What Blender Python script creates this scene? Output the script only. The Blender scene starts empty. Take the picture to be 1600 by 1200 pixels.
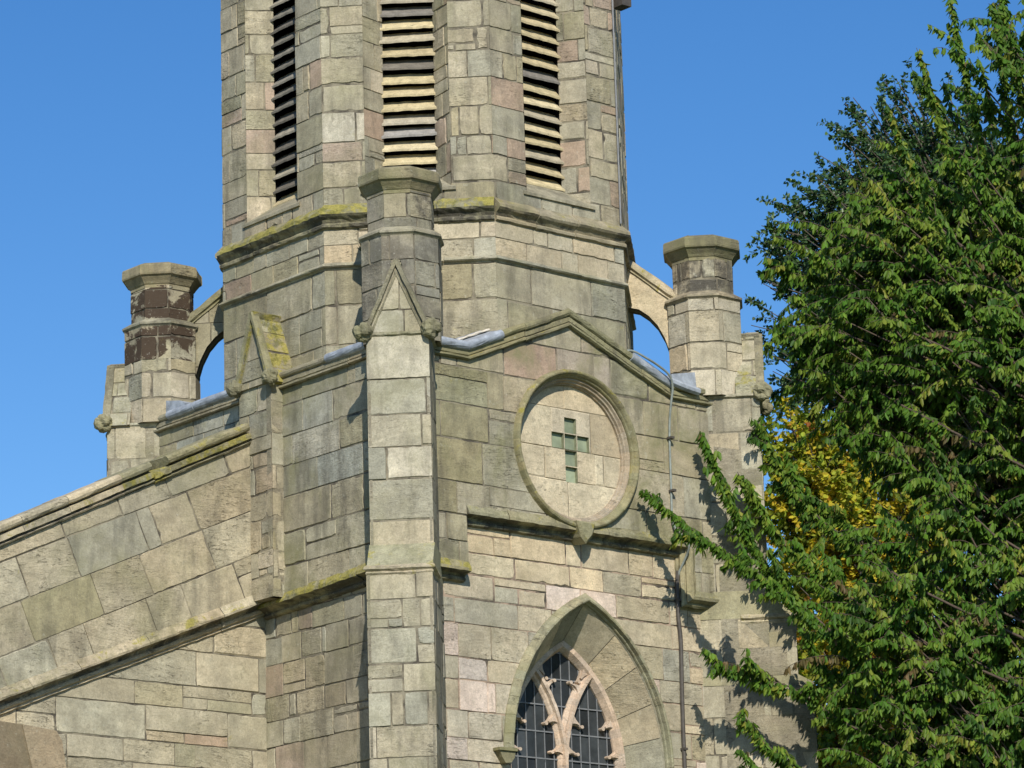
import bpy, math, random
import numpy as np
from mathutils import Vector

S = bpy.context.scene
COL = S.collection
rad = math.radians
R2 = math.sqrt(0.5)

# ------------------------------------------------------------------ camera, sky, sun
def setup_view():
    cd = bpy.data.cameras.new("Camera")
    cam = bpy.data.objects.new("Camera", cd)
    COL.objects.link(cam)
    S.camera = cam
    cd.sensor_width = 36.0
    cd.lens = 5600.0 / 1600.0 * 36.0
    cd.clip_start = 0.5
    cd.clip_end = 5000.0
    yaw, pitch, roll = 0.07463292, 0.24914129, -0.02967858
    a = math.pi / 4 + yaw
    f = Vector((math.cos(a) * math.cos(pitch), math.sin(a) * math.cos(pitch), math.sin(pitch)))
    r = Vector((math.sin(a), -math.cos(a), 0))
    u = r.cross(f)
    r2 = math.cos(roll) * r + math.sin(roll) * u
    u2 = -math.sin(roll) * r + math.cos(roll) * u
    from mathutils import Matrix
    m = Matrix((r2, u2, -f)).transposed().to_4x4()
    m.translation = Vector((-26.02428, -32.19365, 1.6))
    cam.matrix_world = m

    SUN_AZ, SUN_EL = 236.0, 34.5
    d = Vector((math.cos(rad(SUN_AZ)) * math.cos(rad(SUN_EL)), math.sin(rad(SUN_AZ)) * math.cos(rad(SUN_EL)), math.sin(rad(SUN_EL))))
    w = bpy.data.worlds.new("World")
    S.world = w
    w.use_nodes = True
    nt = w.node_tree
    bg = nt.nodes["Background"]
    sky = nt.nodes.new("ShaderNodeTexSky")
    sky.sky_type = 'NISHITA'
    sky.sun_disc = False
    sky.sun_elevation = rad(SUN_EL)
    sky.sun_rotation = math.atan2(d.x, d.y)
    sky.altitude = 100
    sky.air_density = 1.0
    sky.dust_density = 0.15
    sky.ozone_density = 3.0
    hs = nt.nodes.new("ShaderNodeHueSaturation")
    hs.inputs['Saturation'].default_value = 1.31
    hs.inputs['Hue'].default_value = 0.507
    nt.links.new(sky.outputs[0], hs.inputs['Color'])
    nt.links.new(hs.outputs[0], bg.inputs['Color'])
    bg.inputs['Strength'].default_value = 0.119
    ld = bpy.data.lights.new("sun", 'SUN')
    ld.energy = 4.45
    ld.angle = rad(0.53)
    ld.color = (1.0, 0.945, 0.84)
    lo = bpy.data.objects.new("sun", ld)
    COL.objects.link(lo)
    lo.rotation_euler = (-d).to_track_quat('-Z', 'Y').to_euler()
    lo.location = (-30, -40, 60)
    S.view_settings.view_transform = 'Standard'
    S.view_settings.look = 'None'
    S.view_settings.exposure = 0.12
    S.view_settings.gamma = 1.0
setup_view()

# ------------------------------------------------------------------ materials
def nodes(name):
    m = bpy.data.materials.new(name)
    m.use_nodes = True
    nt = m.node_tree
    b = nt.nodes["Principled BSDF"]
    return m, nt, b

def N(nt, t, **kw):
    n = nt.nodes.new(t)
    for k, v in kw.items():
        if k in n.inputs.keys():
            n.inputs[k].default_value = v
        else:
            setattr(n, k, v)
    return n

def lk(nt, a, b):
    nt.links.new(a, b)

def mix(nt, fac, a, b, bt='MIX'):
    n = nt.nodes.new("ShaderNodeMix")
    n.data_type = 'RGBA'
    n.blend_type = bt
    for s, v in ((n.inputs[0], fac), (n.inputs[6], a), (n.inputs[7], b)):
        if hasattr(v, 'is_output') or isinstance(v, bpy.types.NodeSocket):
            nt.links.new(v, s)
        else:
            s.default_value = v
    return n.outputs[2]

def ramp(nt, sock, p0, p1, v0=0.0, v1=1.0):
    n = nt.nodes.new("ShaderNodeMapRange")
    n.inputs[1].default_value = p0
    n.inputs[2].default_value = p1
    n.inputs[3].default_value = v0
    n.inputs[4].default_value = v1
    nt.links.new(sock, n.inputs[0])
    return n.outputs[0]

def math_(nt, op, a, b=0.0):
    n = nt.nodes.new("ShaderNodeMath")
    n.operation = op
    for s, v in ((n.inputs[0], a), (n.inputs[1], b)):
        if isinstance(v, bpy.types.NodeSocket):
            nt.links.new(v, s)
        else:
            s.default_value = v
    return n.outputs[0]

def noise(nt, vec, scale, detail=5.0, rough=0.6, dist=0.0):
    n = nt.nodes.new("ShaderNodeTexNoise")
    n.inputs['Scale'].default_value = scale
    n.inputs['Detail'].default_value = detail
    n.inputs['Roughness'].default_value = rough
    n.inputs['Distortion'].default_value = dist
    nt.links.new(vec, n.inputs['Vector'])
    return n.outputs['Fac']

def stone_mat(name, moss=0.0, soot=0.25, algae=0.45, crust=0.0, bump=1.0, ccol=(0.066, 0.060, 0.050, 1), c0=0.47, c1=0.56):
    m, nt, b = nodes(name)
    at = N(nt, "ShaderNodeAttribute", attribute_name="tint")
    tc = N(nt, "ShaderNodeTexCoord")
    P = tc.outputs['Object']
    al = at.outputs['Alpha']
    off = N(nt, "ShaderNodeVectorMath", operation='MULTIPLY_ADD')
    comb = N(nt, "ShaderNodeCombineXYZ")
    for i in range(3):
        lk(nt, al, comb.inputs[i])
    lk(nt, comb.outputs[0], off.inputs[0])
    off.inputs[1].default_value = (37.0, 53.0, 71.0)
    lk(nt, P, off.inputs[2])
    PB = off.outputs[0]                       # each block gets its own piece of quarry
    # bedding: flattened noise, tilted a little from block to block
    rot2 = N(nt, "ShaderNodeVectorRotate", rotation_type='AXIS_ANGLE')
    rot2.inputs['Axis'].default_value = (R2, R2, 0)
    lk(nt, PB, rot2.inputs['Vector'])
    lk(nt, math_(nt, 'MULTIPLY', math_(nt, 'SUBTRACT', math_(nt, 'FRACT', math_(nt, 'MULTIPLY', al, 7.3)), 0.5), 0.45), rot2.inputs['Angle'])
    mp = N(nt, "ShaderNodeMapping")
    mp.inputs['Scale'].default_value = (3.2, 3.2, 17.0)
    lk(nt, rot2.outputs[0], mp.inputs['Vector'])
    bed = noise(nt, mp.outputs[0], 1.0, 7.0, 0.7, 0.9)
    mp3 = N(nt, "ShaderNodeMapping")
    mp3.inputs['Scale'].default_value = (9.0, 9.0, 34.0)
    lk(nt, rot2.outputs[0], mp3.inputs['Vector'])
    pitn = noise(nt, mp3.outputs[0], 1.0, 5.0, 0.7, 1.4)
    mid = noise(nt, PB, 4.5, 6.0, 0.62)
    fine = noise(nt, PB, 48.0, 4.0, 0.7)
    grit = noise(nt, P, 150.0, 2.0, 0.7)
    big = noise(nt, P, 0.85, 5.0, 0.6, 0.3)
    er = ramp(nt, math_(nt, 'FRACT', math_(nt, 'MULTIPLY', al, 13.7)), 0.3, 1.0, 0.12, 1.6)   # some blocks are weathered deep
    zone = math_(nt, 'MULTIPLY', ramp(nt, noise(nt, PB, 2.6, 4.0, 0.6), 0.42, 0.62), ramp(nt, er, 0.2, 1.3, 0.12, 1.0))
    pit = math_(nt, 'MULTIPLY', ramp(nt, pitn, 0.56, 0.66), zone)
    col = at.outputs['Color']
    col = mix(nt, 1.0, col, N_rgb(nt, ramp(nt, mid, 0.25, 0.75, 0.70, 1.22)), 'MULTIPLY')
    col = mix(nt, 1.0, col, N_rgb(nt, ramp(nt, bed, 0.25, 0.75, 0.88, 1.10)), 'MULTIPLY')
    col = mix(nt, 1.0, col, N_rgb(nt, ramp(nt, fine, 0.25, 0.75, 0.74, 1.2)), 'MULTIPLY')
    col = mix(nt, 1.0, col, N_rgb(nt, ramp(nt, grit, 0.25, 0.75, 0.9, 1.1)), 'MULTIPLY')
    col = mix(nt, math_(nt, 'MULTIPLY', pit, 0.85), col, (0.085, 0.075, 0.05, 1))
    wide = noise(nt, P, 0.55, 7.0, 0.68, 0.8)
    col = mix(nt, 1.0, col, N_rgb(nt, ramp(nt, wide, 0.3, 0.7, 0.80, 1.18)), 'MULTIPLY')
    hue = noise(nt, P, 1.1, 6.0, 0.65, 0.5)
    col = mix(nt, ramp(nt, hue, 0.35, 0.7, 0.0, 0.28), col, mix(nt, 1.0, col, (1.12, 0.98, 0.84, 1), 'MULTIPLY'))
    mott = math_(nt, 'MULTIPLY', ramp(nt, noise(nt, PB, 15.0, 6.0, 0.72, 0.5), 0.52, 0.66), ramp(nt, mid, 0.35, 0.6, 0.1, 0.5))
    col = mix(nt, mott, col, (0.13, 0.12, 0.085, 1))
    # algae, large soft olive patches
    am = math_(nt, 'MULTIPLY', ramp(nt, noise(nt, P, 1.25, 7.0, 0.66, 0.5), 0.47, 0.68), algae)
    col = mix(nt, am, col, (0.215, 0.205, 0.105, 1))
    # dark run-off stains
    mp2 = N(nt, "ShaderNodeMapping")
    mp2.inputs['Scale'].default_value = (5.0, 5.0, 0.9)
    lk(nt, P, mp2.inputs['Vector'])
    st = noise(nt, mp2.outputs[0], 1.0, 6.0, 0.65)
    sm = math_(nt, 'MULTIPLY', ramp(nt, math_(nt, 'MULTIPLY', st, ramp(nt, big, 0.3, 0.7, 0.75, 1.2)), 0.475, 0.66), soot)
    col = mix(nt, sm, col, (0.085, 0.078, 0.06, 1))
    if crust > 0:
        cm = math_(nt, 'MULTIPLY', ramp(nt, noise(nt, P, 2.3, 8.0, 0.7, 0.4), c0, c1), crust)
        col = mix(nt, cm, col, ccol)
        wl = math_(nt, 'MULTIPLY', ramp(nt, noise(nt, P, 22.0, 6.0, 0.7), 0.62, 0.68), 0.55)
        col = mix(nt, wl, col, (0.42, 0.40, 0.34, 1))
    # pale and yellow lichen
    pl = math_(nt, 'MULTIPLY', ramp(nt, noise(nt, P, 13.0, 7.0, 0.72), 0.615, 0.66), 0.35)
    col = mix(nt, pl, col, (0.47, 0.46, 0.37, 1))
    yl = ramp(nt, noise(nt, P, 4.2 if moss else 3.1, 8.0, 0.72, 0.6), 0.66 - 0.225 * moss, 0.72 - 0.20 * moss, 0.0, 0.85 if moss else 0.5)
    col = mix(nt, yl, col, mix(nt, ramp(nt, fine, 0.35, 0.65), (0.22, 0.19, 0.035, 1), (0.38, 0.335, 0.085, 1)))
    if moss > 0:
        gm = math_(nt, 'MULTIPLY', ramp(nt, noise(nt, P, 7.0, 7.0, 0.7), 0.5, 0.62), 0.6 * moss)
        col = mix(nt, gm, col, (0.075, 0.085, 0.022, 1))
    lk(nt, col, b.inputs['Base Color'])
    b.inputs['Roughness'].default_value = 0.93
    b.inputs['Specular IOR Level'].default_value = 0.18
    # relief
    h = math_(nt, 'ADD', math_(nt, 'MULTIPLY', math_(nt, 'MULTIPLY', bed, er), 0.42), math_(nt, 'MULTIPLY', math_(nt, 'MULTIPLY', noise(nt, PB, 9.0, 7.0, 0.72), er), 0.55))
    h = math_(nt, 'SUBTRACT', h, math_(nt, 'MULTIPLY', pit, 0.35))
    h = math_(nt, 'ADD', h, math_(nt, 'MULTIPLY', fine, 0.16))
    h = math_(nt, 'ADD', h, math_(nt, 'MULTIPLY', grit, 0.06))
    bp = N(nt, "ShaderNodeBump")
    bp.inputs['Strength'].default_value = 0.85 * bump
    bp.inputs['Distance'].default_value = 0.028
    lk(nt, h, bp.inputs['Height'])
    lk(nt, bp.outputs[0], b.inputs['Normal'])
    return m

def N_rgb(nt, sock):
    n = nt.nodes.new("ShaderNodeCombineColor")
    for i in range(3):
        nt.links.new(sock, n.inputs[i])
    return n.outputs[0]

M = {}
M['stone'] = stone_mat("weathered sandstone", soot=0.42)
M['clean'] = stone_mat("cleaner sandstone", soot=0.12, algae=0.22)
M['green'] = stone_mat("algae sandstone", soot=0.5, algae=0.85)
M['mossy'] = stone_mat("mossy sandstone", moss=1.0, soot=0.35, algae=0.7)
M['lichen'] = stone_mat("lichen sandstone", moss=0.45, soot=0.3, algae=0.7)
M['sooty'] = stone_mat("sooty sandstone", soot=0.7, algae=0.35, crust=0.8)  # darkest mix: soot on pinnacle shafts, also hollows and undersides of mouldings
M['crust'] = stone_mat("crusted sandstone", soot=0.55, algae=0.4, crust=0.45)
M['browncrust'] = stone_mat("brown crusted sandstone", soot=0.3, algae=0.3, crust=0.95, ccol=(0.052, 0.034, 0.023, 1), c0=0.455, c1=0.495)
M['smooth'] = stone_mat("dressed sandstone", soot=0.08, algae=0.12, bump=0.5)

def plain(name, c, rough=0.8, metal=0.0, spec=0.3, var=0.25, scale=18.0, bump=0.3):
    m, nt, b = nodes(name)
    tc = N(nt, "ShaderNodeTexCoord")
    n = noise(nt, tc.outputs['Object'], scale, 6.0, 0.65)
    c2 = mix(nt, ramp(nt, n, 0.3, 0.7), tuple(x * (1 - var) for x in c) + (1,), tuple(min(1, x * (1 + var)) for x in c) + (1,))
    lk(nt, c2, b.inputs['Base Color'])
    b.inputs['Roughness'].default_value = rough
    b.inputs['Metallic'].default_value = metal
    b.inputs['Specular IOR Level'].default_value = spec
    if bump:
        bp = N(nt, "ShaderNodeBump", Strength=bump, Distance=0.01)
        lk(nt, n, bp.inputs['Height'])
        lk(nt, bp.outputs[0], b.inputs['Normal'])
    return m

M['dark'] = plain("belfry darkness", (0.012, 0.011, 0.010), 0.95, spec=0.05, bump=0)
M['lead'] = plain("lead sheet", (0.33, 0.36, 0.40), 0.55, 0.1, 0.4, 0.42, 7.0, 0.9)
M['pipe'] = plain("dark cable", (0.075, 0.065, 0.055), 0.6, 0.0, 0.4, 0.3, 12.0, 0.1)
M['verdi'] = plain("grey green cable", (0.22, 0.245, 0.22), 0.55, 0.0, 0.4, 0.3, 12.0, 0.1)
M['came'] = plain("window lead", (0.20, 0.205, 0.21), 0.6, 0.1, 0.4, 0.2, 20.0, 0.1)
M['bark'] = plain("bark", (0.10, 0.085, 0.065), 0.9, 0, 0.2, 0.4, 14.0, 0.6)
M['twig'] = plain("twig bark", (0.095, 0.070, 0.052), 0.8, 0, 0.25, 0.35, 14.0, 0.2)
M['weed'] = plain("weed leaf", (0.06, 0.085, 0.03), 0.7, 0, 0.2, 0.3, 30.0, 0)

def glass_mat(name, c, rough):
    m, nt, b = nodes(name)
    at = N(nt, "ShaderNodeAttribute", attribute_name="tint")
    tc = N(nt, "ShaderNodeTexCoord")
    n = noise(nt, tc.outputs['Object'], 6.0, 4.0, 0.6)
    lk(nt, mix(nt, 1.0, at.outputs['Color'], N_rgb(nt, ramp(nt, n, 0.3, 0.7, 0.75, 1.25)), 'MULTIPLY'), b.inputs['Base Color'])
    b.inputs['Roughness'].default_value = rough
    b.inputs['Specular IOR Level'].default_value = 0.3
    bp = N(nt, "ShaderNodeBump", Strength=0.35, Distance=0.02)
    lk(nt, n, bp.inputs['Height'])
    lk(nt, bp.outputs[0], b.inputs['Normal'])
    return m
M['glass'] = glass_mat("leaded glass", None, 0.24)
M['crossglass'] = glass_mat("thick green glass", None, 0.3)

def mortar_mat():
    m, nt, b = nodes("mortar")
    at = N(nt, "ShaderNodeAttribute", attribute_name="tint")
    tc = N(nt, "ShaderNodeTexCoord")
    n = noise(nt, tc.outputs['Object'], 3.0, 7.0, 0.7)
    c = mix(nt, ramp(nt, n, 0.42, 0.6), at.outputs['Color'], (0.07, 0.06, 0.045, 1))
    lk(nt, c, b.inputs['Base Color'])
    b.inputs['Roughness'].default_value = 0.95
    return m
M['mortar'] = mortar_mat()

def wood_mat():
    m, nt, b = nodes("louvre board")
    at = N(nt, "ShaderNodeAttribute", attribute_name="tint")
    tc = N(nt, "ShaderNodeTexCoord")
    n = noise(nt, tc.outputs['Object'], 9.0, 7.0, 0.68, 0.4)
    n2 = noise(nt, tc.outputs['Object'], 55.0, 5.0, 0.7)
    c = mix(nt, 1.0, at.outputs['Color'], N_rgb(nt, ramp(nt, n, 0.3, 0.7, 0.68, 1.22)), 'MULTIPLY')
    c = mix(nt, 1.0, c, N_rgb(nt, ramp(nt, n2, 0.3, 0.7, 0.82, 1.15)), 'MULTIPLY')
    c = mix(nt, ramp(nt, noise(nt, tc.outputs['Object'], 17.0, 6.0, 0.7), 0.62, 0.7, 0, 0.6), c, (0.09, 0.08, 0.055, 1))
    lk(nt, c, b.inputs['Base Color'])
    b.inputs['Roughness'].default_value = 0.85
    b.inputs['Specular IOR Level'].default_value = 0.2
    bp = N(nt, "ShaderNodeBump", Strength=0.4, Distance=0.012)
    lk(nt, n2, bp.inputs['Height'])
    lk(nt, bp.outputs[0], b.inputs['Normal'])
    return m
M['wood'] = wood_mat()

def leaf_mat(name, trans=0.35, gloss=0.45, spec=0.2):
    m, nt, b = nodes(name)
    at = N(nt, "ShaderNodeAttribute", attribute_name="tint")
    lk(nt, at.outputs['Color'], b.inputs['Base Color'])
    b.inputs['Roughness'].default_value = gloss
    b.inputs['Specular IOR Level'].default_value = spec
    tr = N(nt, "ShaderNodeBsdfTranslucent")
    lk(nt, mix(nt, 1.0, at.outputs['Color'], (1.5, 1.6, 0.55, 1), 'MULTIPLY'), tr.inputs['Color'])
    ms = N(nt, "ShaderNodeMixShader")
    ms.inputs[0].default_value = trans
    lk(nt, b.outputs[0], ms.inputs[1])
    lk(nt, tr.outputs[0], ms.inputs[2])
    lk(nt, ms.outputs[0], nt.nodes["Material Output"].inputs['Surface'])
    return m
M['leaf'] = leaf_mat("cherry leaf", 0.3, 0.5, 0.2)
M['leaf2'] = leaf_mat("glossy leaf", 0.25, 0.40, 0.42)
M['leaf3'] = leaf_mat("autumn leaf", 0.4, 0.6, 0.15)

# ------------------------------------------------------------------ mesh builder
class MB:
    def __init__(self):
        self.v = []; self.f = []; self.t = []; self.m = []; self.mats = []
    def mat(self, key):
        if key not in self.mats:
            self.mats.append(key)
        return self.mats.index(key)
    def face(self, pts, tint, mk):
        i = len(self.v)
        self.v.extend([tuple(p) for p in pts])
        self.f.append(list(range(i, i + len(pts))))
        self.t.append(tint); self.m.append(self.mat(mk))
    def build(self, name, parent=None, smooth=False, loc=None):
        me = bpy.data.meshes.new(name)
        me.from_pydata(self.v, [], self.f)
        for k in self.mats:
            me.materials.append(M[k])
        me.polygons.foreach_set('material_index', self.m)
        a = me.attributes.new("tint", 'FLOAT_COLOR', 'FACE')
        a.data.foreach_set('color', np.array(self.t, dtype=np.float32).ravel())
        if smooth:
            me.polygons.foreach_set('use_smooth', [True] * len(me.polygons))
        me.update()
        o = bpy.data.objects.new(name, me)
        COL.objects.link(o)
        if parent:
            o.parent = parent
        return o

def empty(name, label, cat, parent=None, loc=(0, 0, 0), group=None):
    o = bpy.data.objects.new(name, None)
    COL.objects.link(o)
    o.location = loc
    if parent: o.parent = parent
    if label: o['label'] = label
    if cat: o['category'] = cat
    if group: o['group'] = group
    return o

# block colours (real stone albedos)
PAL = dict(
    grey=(0.395, 0.366, 0.268), buff=(0.465, 0.405, 0.285), olive=(0.33, 0.303, 0.19), pink=(0.42, 0.315, 0.235),
    pale=(0.57, 0.515, 0.40), blue=(0.365, 0.352, 0.275), cream=(0.61, 0.51, 0.345), rose=(0.67, 0.565, 0.48), dark=(0.20, 0.19, 0.155), brown=(0.075, 0.052, 0.036),
    sootgrey=(0.29, 0.27, 0.215))
MIXES = dict(
    tower=dict(grey=9, buff=6, olive=4, pink=1, pale=2, blue=5),
    belfry=dict(grey=10, buff=6, olive=3, pink=4.0, pale=1.3, blue=4),
    right=dict(grey=7, buff=6, olive=5, pink=0.8, pale=1, blue=3),
    low=dict(grey=5, buff=7, olive=1, cream=5, pale=3.5, rose=3.2, blue=3),
    left=dict(grey=8, buff=4, olive=6, blue=4, pale=0.5),
    leftlow=dict(grey=6, buff=6, olive=2, blue=4, cream=1.5, pink=0.8),
    nave=dict(grey=6, buff=8, olive=2.5, blue=3, pale=1),
    butt=dict(grey=8, buff=6, blue=6, pale=3, olive=2),
    oct_hi=dict(pale=6, buff=5, grey=4, cream=3, blue=1),
    oct_lo=dict(grey=9, olive=6, blue=5, buff=3, pink=0.6, pale=0.8),
    pin_l=dict(brown=7, dark=2, grey=3, buff=2, pink=1),
    pin_f=dict(dark=2, sootgrey=7, grey=4),
    pin_r=dict(dark=2, buff=4, pale=3, grey=3, pink=1.2),
    cream=dict(cream=6, buff=4, pale=3))
def tint(rng, mixname=None, base=None, var=0.10):
    if base is None:
        d = MIXES[mixname]
        pick = rng.choices(list(d.keys()), weights=list(d.values()))[0]
        tot = sum(d.values())
        mean = [sum(PAL[k_][i] * w_ for k_, w_ in d.items()) / tot for i in range(3)]
        keep = 0.85 if pick in ('pink', 'rose', 'brown', 'dark') else 0.55
        base = tuple(m_ * (1 - keep) + p_ * keep for m_, p_ in zip(mean, PAL[pick]))
    elif isinstance(base, str):
        base = PAL[base]
    k = 1 + rng.uniform(-var, var)
    w = rng.uniform(-0.04, 0.04)
    return (base[0] * k * (1 + w), base[1] * k, base[2] * k * (1 - w), rng.random())

# ------------------------------------------------------------------ masonry
class Frame:
    def __init__(s, o, u, v):
        s.o = Vector(o); s.u = Vector(u).normalized(); s.v = Vector(v).normalized(); s.n = s.u.cross(s.v)
    def __call__(s, p):
        return s.o + s.u * p[0] + s.v * p[1] + s.n * (p[2] if len(p) > 2 else 0)

def clip_half(poly, px, py, nx, ny, keep_pos=True):
    out = []
    n = len(poly)
    for i in range(n):
        a, b = poly[i], poly[(i + 1) % n]
        da = (a[0] - px) * nx + (a[1] - py) * ny
        db = (b[0] - px) * nx + (b[1] - py) * ny
        if not keep_pos:
            da, db = -da, -db
        if da >= 0:
            out.append(a)
        if (da > 0 and db < 0) or (da < 0 and db > 0):
            t = da / (da - db)
            out.append(tuple(a[k] + (b[k] - a[k]) * t for k in range(3)))
    return out if len(out) >= 3 else None

def inside_convex(poly, reg):
    n = len(reg)
    for i in range(n):
        a, b = reg[i], reg[(i + 1) % n]
        poly = clip_half(poly, a[0], a[1], -(b[1] - a[1]), b[0] - a[0])
        if not poly: return None
    return poly

def minus_convex(poly, hole):
    out = []
    n = len(hole)
    rest = poly
    for i in range(n):
        a, b = hole[i], hole[(i + 1) % n]
        nx, ny = -(b[1] - a[1]), b[0] - a[0]
        o = clip_half(rest, a[0], a[1], nx, ny, False)
        if o: out.append(o)
        rest = clip_half(rest, a[0], a[1], nx, ny, True)
        if not rest: break
    return out

def bbox_hits(poly, reg):
    xs = [p[0] for p in poly]; ys = [p[1] for p in poly]
    rx = [p[0] for p in reg]; ry = [p[1] for p in reg]
    return max(xs) > min(rx) and min(xs) < max(rx) and max(ys) > min(ry) and min(ys) < max(ry)

def area2(poly):
    s = 0
    for i in range(len(poly)):
        a, b = poly[i], poly[(i + 1) % len(poly)]
        s += a[0] * b[1] - b[0] * a[1]
    return abs(s) / 2

def rough_rect(rng, x0, y0, x1, y1, wear):
    """outline of one block: slightly uneven arrises, the odd chipped corner"""
    pts = []
    cs = [(x0, y0), (x1, y0), (x1, y1), (x0, y1)]
    for i in range(4):
        a, b = cs[i], cs[(i + 1) % 4]
        L = math.hypot(b[0] - a[0], b[1] - a[1])
        n = max(1, int(L / 0.07))
        nx, ny = -(b[1] - a[1]) / L, (b[0] - a[0]) / L
        w = wear * rng.choice((0.4, 0.6, 1.0, 1.0, 2.0))
        for k in range(n):
            t = k / n
            d = rng.random() ** 2 * w
            if k == 0:
                c = min(0.02, rng.choice((0.001, 0.002, 0.004, 0.012)) * (wear / 0.0045))
                pts.append((a[0] + (b[0] - a[0]) / L * c + nx * c * rng.random(), a[1] + (b[1] - a[1]) / L * c + ny * c * rng.random()))
            else:
                pts.append((a[0] + (b[0] - a[0]) * t + nx * d, a[1] + (b[1] - a[1]) * t + ny * d))
    return pts

def layout(rng, x0, y0, x1, y1, hr, wr, ys=None, split=0.22):
    rects = []
    y = y0 - rng.uniform(0, hr[0] * 0.5)
    rows = []
    if ys:
        rows = [(ys[i], ys[i + 1]) for i in range(len(ys) - 1)]
    else:
        while y < y1:
            h = rng.uniform(*hr)
            rows.append((y, y + h)); y += h
    for (a, b) in rows:
        x = x0 - rng.uniform(0, wr[1])
        while x < x1:
            w = rng.uniform(*wr)
            q = rng.random()
            if q < split * 0.5 and w > 0.3:
                h = a + (b - a) * rng.choice((0.3, 0.5, 0.68))
                if rng.random() < 0.5:
                    rects += [(x, a, x + w, h), (x, h, x + w, b)]
                else:
                    xm = x + w * rng.uniform(0.3, 0.7)
                    rects += [(x, a, xm, h), (xm, a, x + w, h), (x, h, x + w, b)]
            elif q < split and w > 0.35:
                xm = x + w * rng.uniform(0.15, 0.4)
                rects += [(x, a, xm, b), (xm, a, x + w, b)]
            else:
                rects.append((x, a, x + w, b))
            x += w
    return rects

def panel(mb, fr, regions, holes=(), seed=0, angle=0.0, hr=(0.26, 0.44), wr=(0.32, 0.85), mixn='tower', mk='stone', ys=None,
          joint=0.0055, depth=0.016, wear=0.0045, mapper=None, backing=0.2, rects=None, split=0.22, shift=0.003, picks=None, mort=(0.25, 0.22, 0.155)):
    rng = random.Random(seed); rw = random.Random(seed + 5)
    ca, sa = math.cos(angle), math.sin(angle)
    def toL(p): return (p[0] * ca + p[1] * sa, -p[0] * sa + p[1] * ca)
    def toW(p): return (p[0] * ca - p[1] * sa, p[0] * sa + p[1] * ca)
    allp = [toL(p) for r in regions for p in r]
    if rects is None:
        rects = layout(rng, min(p[0] for p in allp), min(p[1] for p in allp), max(p[0] for p in allp), max(p[1] for p in allp), hr, wr, ys, split)
    put = mapper or (lambda q: fr(q))
    for (x0, y0, x1, y1) in rects:
        j = joint * rng.uniform(0.5, 1.25) / 2
        worn = rw.random() < 0.3
        O = rough_rect(rng, x0 + j, y0 + j, x1 - j, y1 - j, wear * (rw.uniform(1.8, 3.6) if worn else 1.0))
        cx, cy = (x0 + x1) / 2, (y0 + y1) / 2
        bv = 0.0025 + rng.random() ** 4 * 0.010 + (rw.uniform(0.004, 0.016) if worn else 0)
        hx, hy = (x1 - x0) / 2, (y1 - y0) / 2
        sx, sy = max(0.2, 1 - bv / hx), max(0.2, 1 - bv / hy)
        tx, ty = max(-.002, min(.002, rng.gauss(0, 0.0015))), max(-.002, min(.002, rng.gauss(0, 0.002)))
        h0 = max(-0.003, min(0.010, rng.gauss(0.001, shift)))
        tn = tint(rng, mixn)
        if picks:
            wc = toW((cx, cy))
            for (qx, qy, qr, name) in picks:
                if abs(wc[0] - qx) < qr and abs(wc[1] - qy) < qr:
                    tn = tint(rng, base=name)
        I = []
        for p in O:
            dx, dy = (p[0] - cx) * sx, (p[1] - cy) * sy
            I.append((cx + dx, cy + dy, h0 + tx * dx / hx + ty * dy / hy))
        polys = [I]
        for k in range(len(O)):
            k2 = (k + 1) % len(O)
            polys.append([(O[k][0], O[k][1], -depth), (O[k2][0], O[k2][1], -depth), I[k2], I[k]])
        for pi, pl in enumerate(polys):
            pw = [toW(p) + (p[2],) for p in pl]
            for reg in regions:
                if not bbox_hits(pw, reg): continue
                c = inside_convex(pw, reg)
                if not c: continue
                parts = [c]
                for hl in holes:
                    nxt = []
                    for q in parts:
                        if bbox_hits(q, hl): nxt += minus_convex(q, hl)
                        else: nxt.append(q)
                    parts = nxt
                for q in parts:
                    if len(q) >= 3 and area2(q) > 1e-6:
                        mb.face([put(r) for r in q], tn, mk)
    if backing:
        bt = (0.3, 0.27, 0.2, 0.5)
        for reg in regions:
            parts = [[(p[0], p[1], -0.0085) for p in reg]]
            for hl in holes:
                nxt = []
                for q in parts: nxt += minus_convex(q, hl)
                parts = nxt
            for q in parts:
                mb.face([put(r) for r in q], tuple(mort) + (rng.random(),), 'mortar')
            n = len(reg)
            for i in range(n):
                a, b = reg[i], reg[(i + 1) % n]
                mb.face([put((a[0], a[1], -0.0085)), put((a[0], a[1], -backing)), put((b[0], b[1], -backing)), put((b[0], b[1], -0.0085))], bt, mk)
            if not holes:
                mb.face([put((p[0], p[1], -backing)) for p in reversed(reg)], bt, mk)

def rect(x0, y0, x1, y1):
    return [(x0, y0), (x1, y0), (x1, y1), (x0, y1)]

def solid(mb, fr, poly, h0, h1, tn, mk):
    """prism of a polygon between two heights of a frame"""
    n = len(poly)
    mb.face([fr((p[0], p[1], h1)) for p in poly], tn, mk)
    mb.face([fr((p[0], p[1], h0)) for p in reversed(poly)], tn, mk)
    for i in range(n):
        a, b = poly[i], poly[(i + 1) % n]
        mb.face([fr((a[0], a[1], h0)), fr((b[0], b[1], h0)), fr((b[0], b[1], h1)), fr((a[0], a[1], h1))], tn, mk)

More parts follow.
